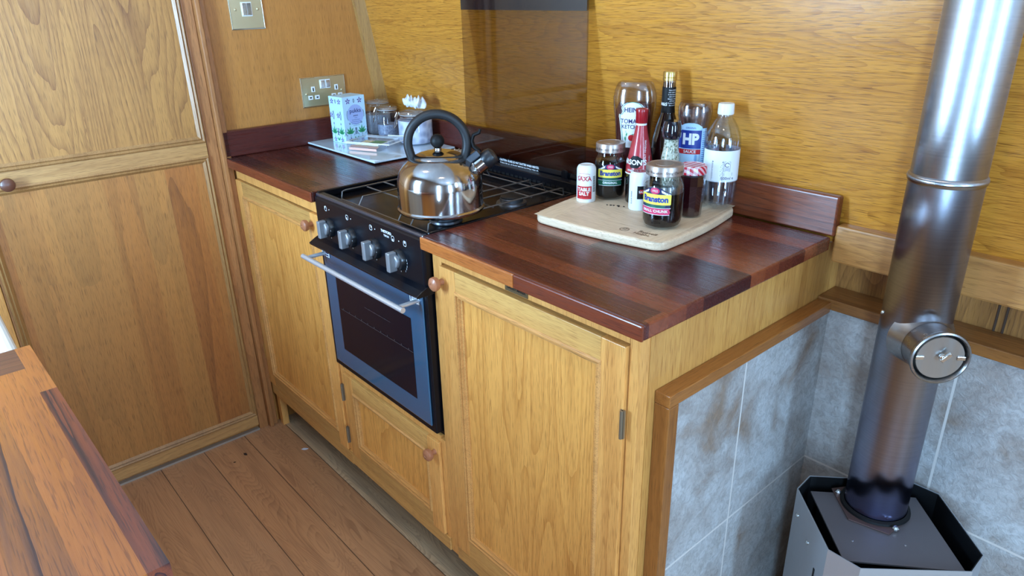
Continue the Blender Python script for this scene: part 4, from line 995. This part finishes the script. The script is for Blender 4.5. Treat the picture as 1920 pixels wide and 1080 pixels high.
text('SAUCE', .0080, S, lb, m_white, cx=sh, cz=.1072, bold=.02, eps=.0015)
text('ORIGINAL', .0045, S, lb, m_blue, cx=sh, cz=.1535, eps=.0012)
mk('tower_print', stroke(S, [(sh+.012, .072), (sh+.012, .092), (sh+.0123, .101)], .004, .0011)+rectp(S, sh-.004, sh+.008, .072, .080, .0011, 6), plain('print_mid_blue', (120, 170, 220), .5), lb, fixn=False)
Ss = cyl(cc, .0262, th+.95)
g = G()
for i in range(16): g = g+stroke(Ss, [(-.004, .086+i*.004), (.006-.002*(i % 3), .086+i*.004)], .0009, .0012)
mk('side_label', rectp(Ss, -.006, .010, .08, .153, .0006), m_lblue, t_, fixn=False); mk('side_print', g, m_blue, t_, fixn=False)

# jam jar
c = (1.305, .415); t_ = thing('jam_jar', (c[0], c[1], CZ), 'faceted jar of dark jam with red gingham lid, behind the front pickle jar', 'jar'); cc = (c[0], c[1], CZ)
mk('glass', lathe([(.0205, 0), (.0225, .003), (.0262, .062), (.0262, .080), (.0235, .086)], cc, n=12, closed_ends=False), m_glass, t_)
mk('jam', lathe([(.0195, .002), (.0218, .004), (.0254, .062), (.0254, .080), (.001, .080)], cc, n=12), m_jam, t_)
mk('lid', lathe([(.0262, .0835), (.0268, .0845), (.0268, .0965), (.0255, .0990), (.0220, .1000), (.0215, .0993), (.0005, .0993)], cc, n=44), m_ging, t_, smooth=True)

# water bottle
c = (1.312, .4985); t_ = thing('water_bottle', (c[0], c[1], CZ), 'clear plastic water bottle, half empty, with white cap and label', 'bottle'); cc = (c[0], c[1], CZ)
WP = [(.026, .008), (.0325, .014), (.0335, .030), (.0338, .060), (.0330, .062), (.0330, .118), (.0338, .120), (.0338, .132), (.0325, .143), (.0270, .158), (.0190, .171), (.0140, .178), (.0128, .181), (.0128, .187)]
body = lathe(WP, cc, n=60, closed_ends=False)
# petaloid base
bs = []
for ring, (rr_, zz_) in enumerate(((.026, .008), (.020, .0025), (.012, .003), (.004, .010))):
    for i in range(60):
        t = 2*PI*i/60; pe = .5+.5*math.cos(5*t); z_ = zz_+(1-pe)*(.010 if ring in (1, 2) else (.004 if ring == 0 else 0)); bs.append((cc[0]+rr_*math.cos(t), cc[1]+rr_*math.sin(t), cc[2]+max(z_, .0003)))
gb_ = G(bs, [(k*60+i, k*60+(i+1) % 60, (k+1)*60+(i+1) % 60, (k+1)*60+i) for k in range(3) for i in range(60)])
mk('bottle', body+gb_, m_plastic, t_, smooth=True)
mk('water', lathe([(.018, .011), (.030, .016), (.0325, .030), (.0328, .058), (.0320, .062), (.0320, .118), (.0328, .121), (.0328, .1275), (.001, .1275)], cc, n=40), m_water, t_, smooth=True)
mk('cap', lathe([(.0148, .1835), (.0152, .185), (.0148, .2015), (.0138, .2035), (.0005, .2038)], cc, n=48), m_whitep, t_, smooth=True)
mk('neck_ring', lathe([(.0160, .1795), (.0160, .1810), (.014, .1815)], cc, n=40), m_plastic, t_, smooth=True)
th = TH(c, 0); S = cyl(cc, .0332, th)
lb = mk('label', rectp(S, -.098, .098, .0590, .1190, .0003, 60), m_label, t_, fixn=False)
g = stroke(S, [(-.016, .098), (.004, .098)], .0018, .0007)
for i in range(11): g = g+stroke(S, [(-.016, .0945-i*.0028), (.004-(i % 3)*.0015, .0945-i*.0028)], .0006, .0007)
g = g+stroke(S, [(-.0165, .100), (.0045, .100), (.0045, .062), (-.0165, .062), (-.0165, .100)], .0005, .0007)
g = g+arc(S, .012, .0925, .0042, .3, 5.6, .0012)+stroke(S, [(.0065, .099), (.018, .099), (.018, .080), (.0065, .080), (.0065, .099)], .0005, .0007)
for i in range(3): g = g+stroke(S, [(.008, .086-i*.002), (.0165, .086-i*.002)], .0006, .0007)
for i in range(3): g = g+stroke(S, [(.006, .0765-i*.002), (.024, .0765-i*.002)], .0006, .0007)
mk('label_print', g, m_indigo, lb, fixn=False)
text('500ml e', .0080, S, lb, m_indigo, cx=.014, cz=.0665, eps=.0008)

# ------------------------------------------------------------ stove and flue
RZ, PZ = .462, .446
oc = [(1.607, .438), (1.610, .386), (1.723, .277), (1.778, .275), (1.900, .398), (1.900, .450), (1.792, .560), (1.741, .559)]
stv = thing('stove', (1.755, .42, 0), 'small eight-sided steel wood stove in the tiled corner', 'stove')
ctr = Vector((sum(p[0] for p in oc)/8, sum(p[1] for p in oc)/8))
ins = lambda k: [tuple(ctr+(Vector(p)-ctr)*k) for p in oc]
def shell(k0, k1, z0, z1):
    a, b = ins(k0), ins(k1); n = 8
    v = [(x, y, z) for z in (z0, z1) for x, y in a]+[(x, y, z) for z in (z0, z1) for x, y in b]
    f = []
    for i in range(n):
        j = (i+1) % n
        f += [(i, j, n+j, n+i), (2*n+i, 3*n+i, 3*n+j, 2*n+j), (n+i, n+j, 3*n+j, 3*n+i), (i, 2*n+i, 2*n+j, j)]
    return G(v, f)
cs = mk('casing', shell(1.0, .988, .03, RZ), m_stove_s, stv)
mk('liner', shell(.986, .976, .03, RZ-.001), m_blackm, stv)
mk('body', prism([(1.640, .414), (1.748, .305), (1.874, .412), (1.760, .524)], .0, PZ-.004), m_blackm, stv)
mk('top_plate', prism([(1.622, .417), (1.745, .291), (1.889, .411), (1.762, .541)], PZ-.004, PZ), m_stove_p, stv, bevel=.0008)
FXc, FYc, FR = 1.721, .462, .0515
co = [(FXc+a, FYc+b) for a, b in ((-.075, -.012), (-.015, -.072), (.05, -.058), (.058, .01), (.02, .060), (-.03, .058))]
pl_ = mk('flue_collar', prism(co, PZ+.0003, PZ+.003), plain('collar_rust_grey', (100, 78, 74), .5, .6), stv, bevel=.0006)
mk('collar_ring', lathe([(FR+.007, 0), (FR+.006, .004), (FR+.001, .006), (FR, .0)], (FXc, FYc, PZ+.0031), n=48), m_blackm, pl_, smooth=True)
for bx_, by_ in ((FXc-.060, FYc-.016), (FXc+.052, FYc-.038)): mk('bolt', lathe([(.006, 0), (.006, .003), (.003, .006), (.0005, .0062)], (bx_, by_, PZ+.003), n=8), m_chrome, pl_)
for q in ((1.735, .345), (1.80, .40)): mk('rivet', ball((q[0], q[1], PZ+.0002), .0018, .5, 8), m_chrome, stv)
def onface(i, t, z, e=.0): 
    a, b = Vector(oc[i]), Vector(oc[(i+1) % 8]); p = a+(b-a)*t; d = (b-a).normalized(); n_ = Vector((d.y, -d.x))
    if n_.dot(p-ctr) < 0: n_ = -n_
    p = p+n_*e; return (p.x, p.y, z), (n_.x, n_.y, 0)
for i, t, z in ((1, .12, .415), (1, .50, .405), (3, .15, .41), (3, .85, .41)):
    p, n_ = onface(i, t, z); mk('screw', lathe([(.0045, 0), (.0045, .001), (.002, .0028), (.0003, .003)], p, n_, 12), m_chrome, cs, smooth=True)
p, n_ = onface(1, .78, .372, .0004)
mk('vent_slot', obox(Vector(p), Vector((oc[2][0]-oc[1][0], oc[2][1]-oc[1][1], 0)).normalized(), Vector((0, 0, 1)), Vector(n_), .005, .03, .001), m_blackm, cs)
mk('door_frame', sum([G()]+[obox(Vector(onface(3, .5, .22, .003)[0]), Vector((.70, .71, 0)), Vector((0, 0, 1)), Vector(onface(3, .5, .2)[1]), .13, .24, .006)], G()), m_blackm, stv, bevel=.002)
# flue pipe
fl = thing('flue_pipe', (FXc, FYc, PZ), 'tall brushed steel flue pipe rising from the stove', 'flue pipe')
mk('lower_pipe', lathe([(FR, .4495), (FR, 1.055)], (FXc, FYc, 0), n=64), m_flue_low, fl, smooth=True)
mk('upper_pipe', lathe([(FR-.001, 1.055), (FR-.001, 1.949)], (FXc, FYc, 0), n=64), m_flue, fl, smooth=True)
mk('joint_bead', lathe([(FR-.0005, 1.050), (FR+.0018, 1.053), (FR+.0026, 1.057), (FR+.0018, 1.061), (FR-.0008, 1.064)], (FXc, FYc, 0), n=64), m_flue, fl, smooth=True)
bd = Vector((.69, -.72, 0)).normalized(); bo = Vector((FXc, FYc, .803))
br_ = mk('inspection_branch', lathe([(.0400, .02), (.0400, .088), (.0430, .090), (.0440, .093), (.0430, .096), (.0405, .097), (.0385, .094), (.0385, .060)], bo, bd, 56, closed_ends=False), m_flue_branch, fl, smooth=True)
mk('saddle', lathe([(.052, .026), (.0480, .034), (.0425, .046), (.0403, .054)], bo, bd, 56, closed_ends=False), m_flue_branch, fl, smooth=True)
cpb = mk('branch_cap', lathe([(.0355, .080), (.0355, .092), (.0345, .0935), (.0005, .0935)], bo, bd, 56), brushed('branch_cap_steel', (190, 188, 186), .32, 2, .08, 60), fl, smooth=True)
mk('branch_gap', lathe([(.0386, .083), (.0354, .083), (.0354, .084), (.0386, .084)], bo, bd, 48), m_blackm, br_, smooth=True)
lat = bd.cross(Vector((0, 0, 1)))
for s_ in (-1, 1):
    mk('clip', obox(bo+bd*.0945+lat*(s_*.030), lat, Vector((0, 0, 1)), bd, .012, .006, .002), m_chrome, cpb, bevel=.0006)
mk('wing_nut', ball(tuple(bo+bd*.098+Vector((0, 0, .004))), .005, 1.0, 12)+obox(bo+bd*.102+Vector((0, 0, .005))-lat*.004, (lat*-.6+Vector((0, 0, .6))).normalized(), (lat*.6+Vector((0, 0, .6))).normalized(), bd, .018, .007, .004), m_chrome, cpb, bevel=.001, smooth=True)
ax = Vector((-.78, -.62, 0)).normalized()
mk('rivet', ball(tuple(bo+ax*.0515+Vector((0, 0, .03))), .0035, 1, 10), m_chrome, fl, smooth=True)

# ------------------------------------------------------------ floor debris
def leafbit(x, y, s, a): return prism([(x+s*math.cos(a+t)*q, y+s*math.sin(a+t)*q) for t, q in ((0, 1), (.9, .45), (2.2, .6), (3.1, 1), (4.2, .5), (5.3, .5))], .0003, .0016)
tag(mk('leaf_fragment', leafbit(.117, -.137, .009, .3), m_leaf, loc=(.117, -.137, 0)), 'dark leaf fragment on the floor near the cupboard door', 'leaf fragment')
tag(mk('leaf_fragment', leafbit(.135, -.178, .004, 1.3), m_leaf, loc=(.135, -.178, 0)), 'tiny dark speck of leaf on the floor, nearer the camera', 'leaf fragment')
tag(mk('fluff_scrap', leafbit(.22, .014, .011, 1.0), plain('white_fluff', (206, 204, 210), .9), loc=(.22, .014, 0)), 'white scrap on the floor planks by the cupboard leg', 'scrap')
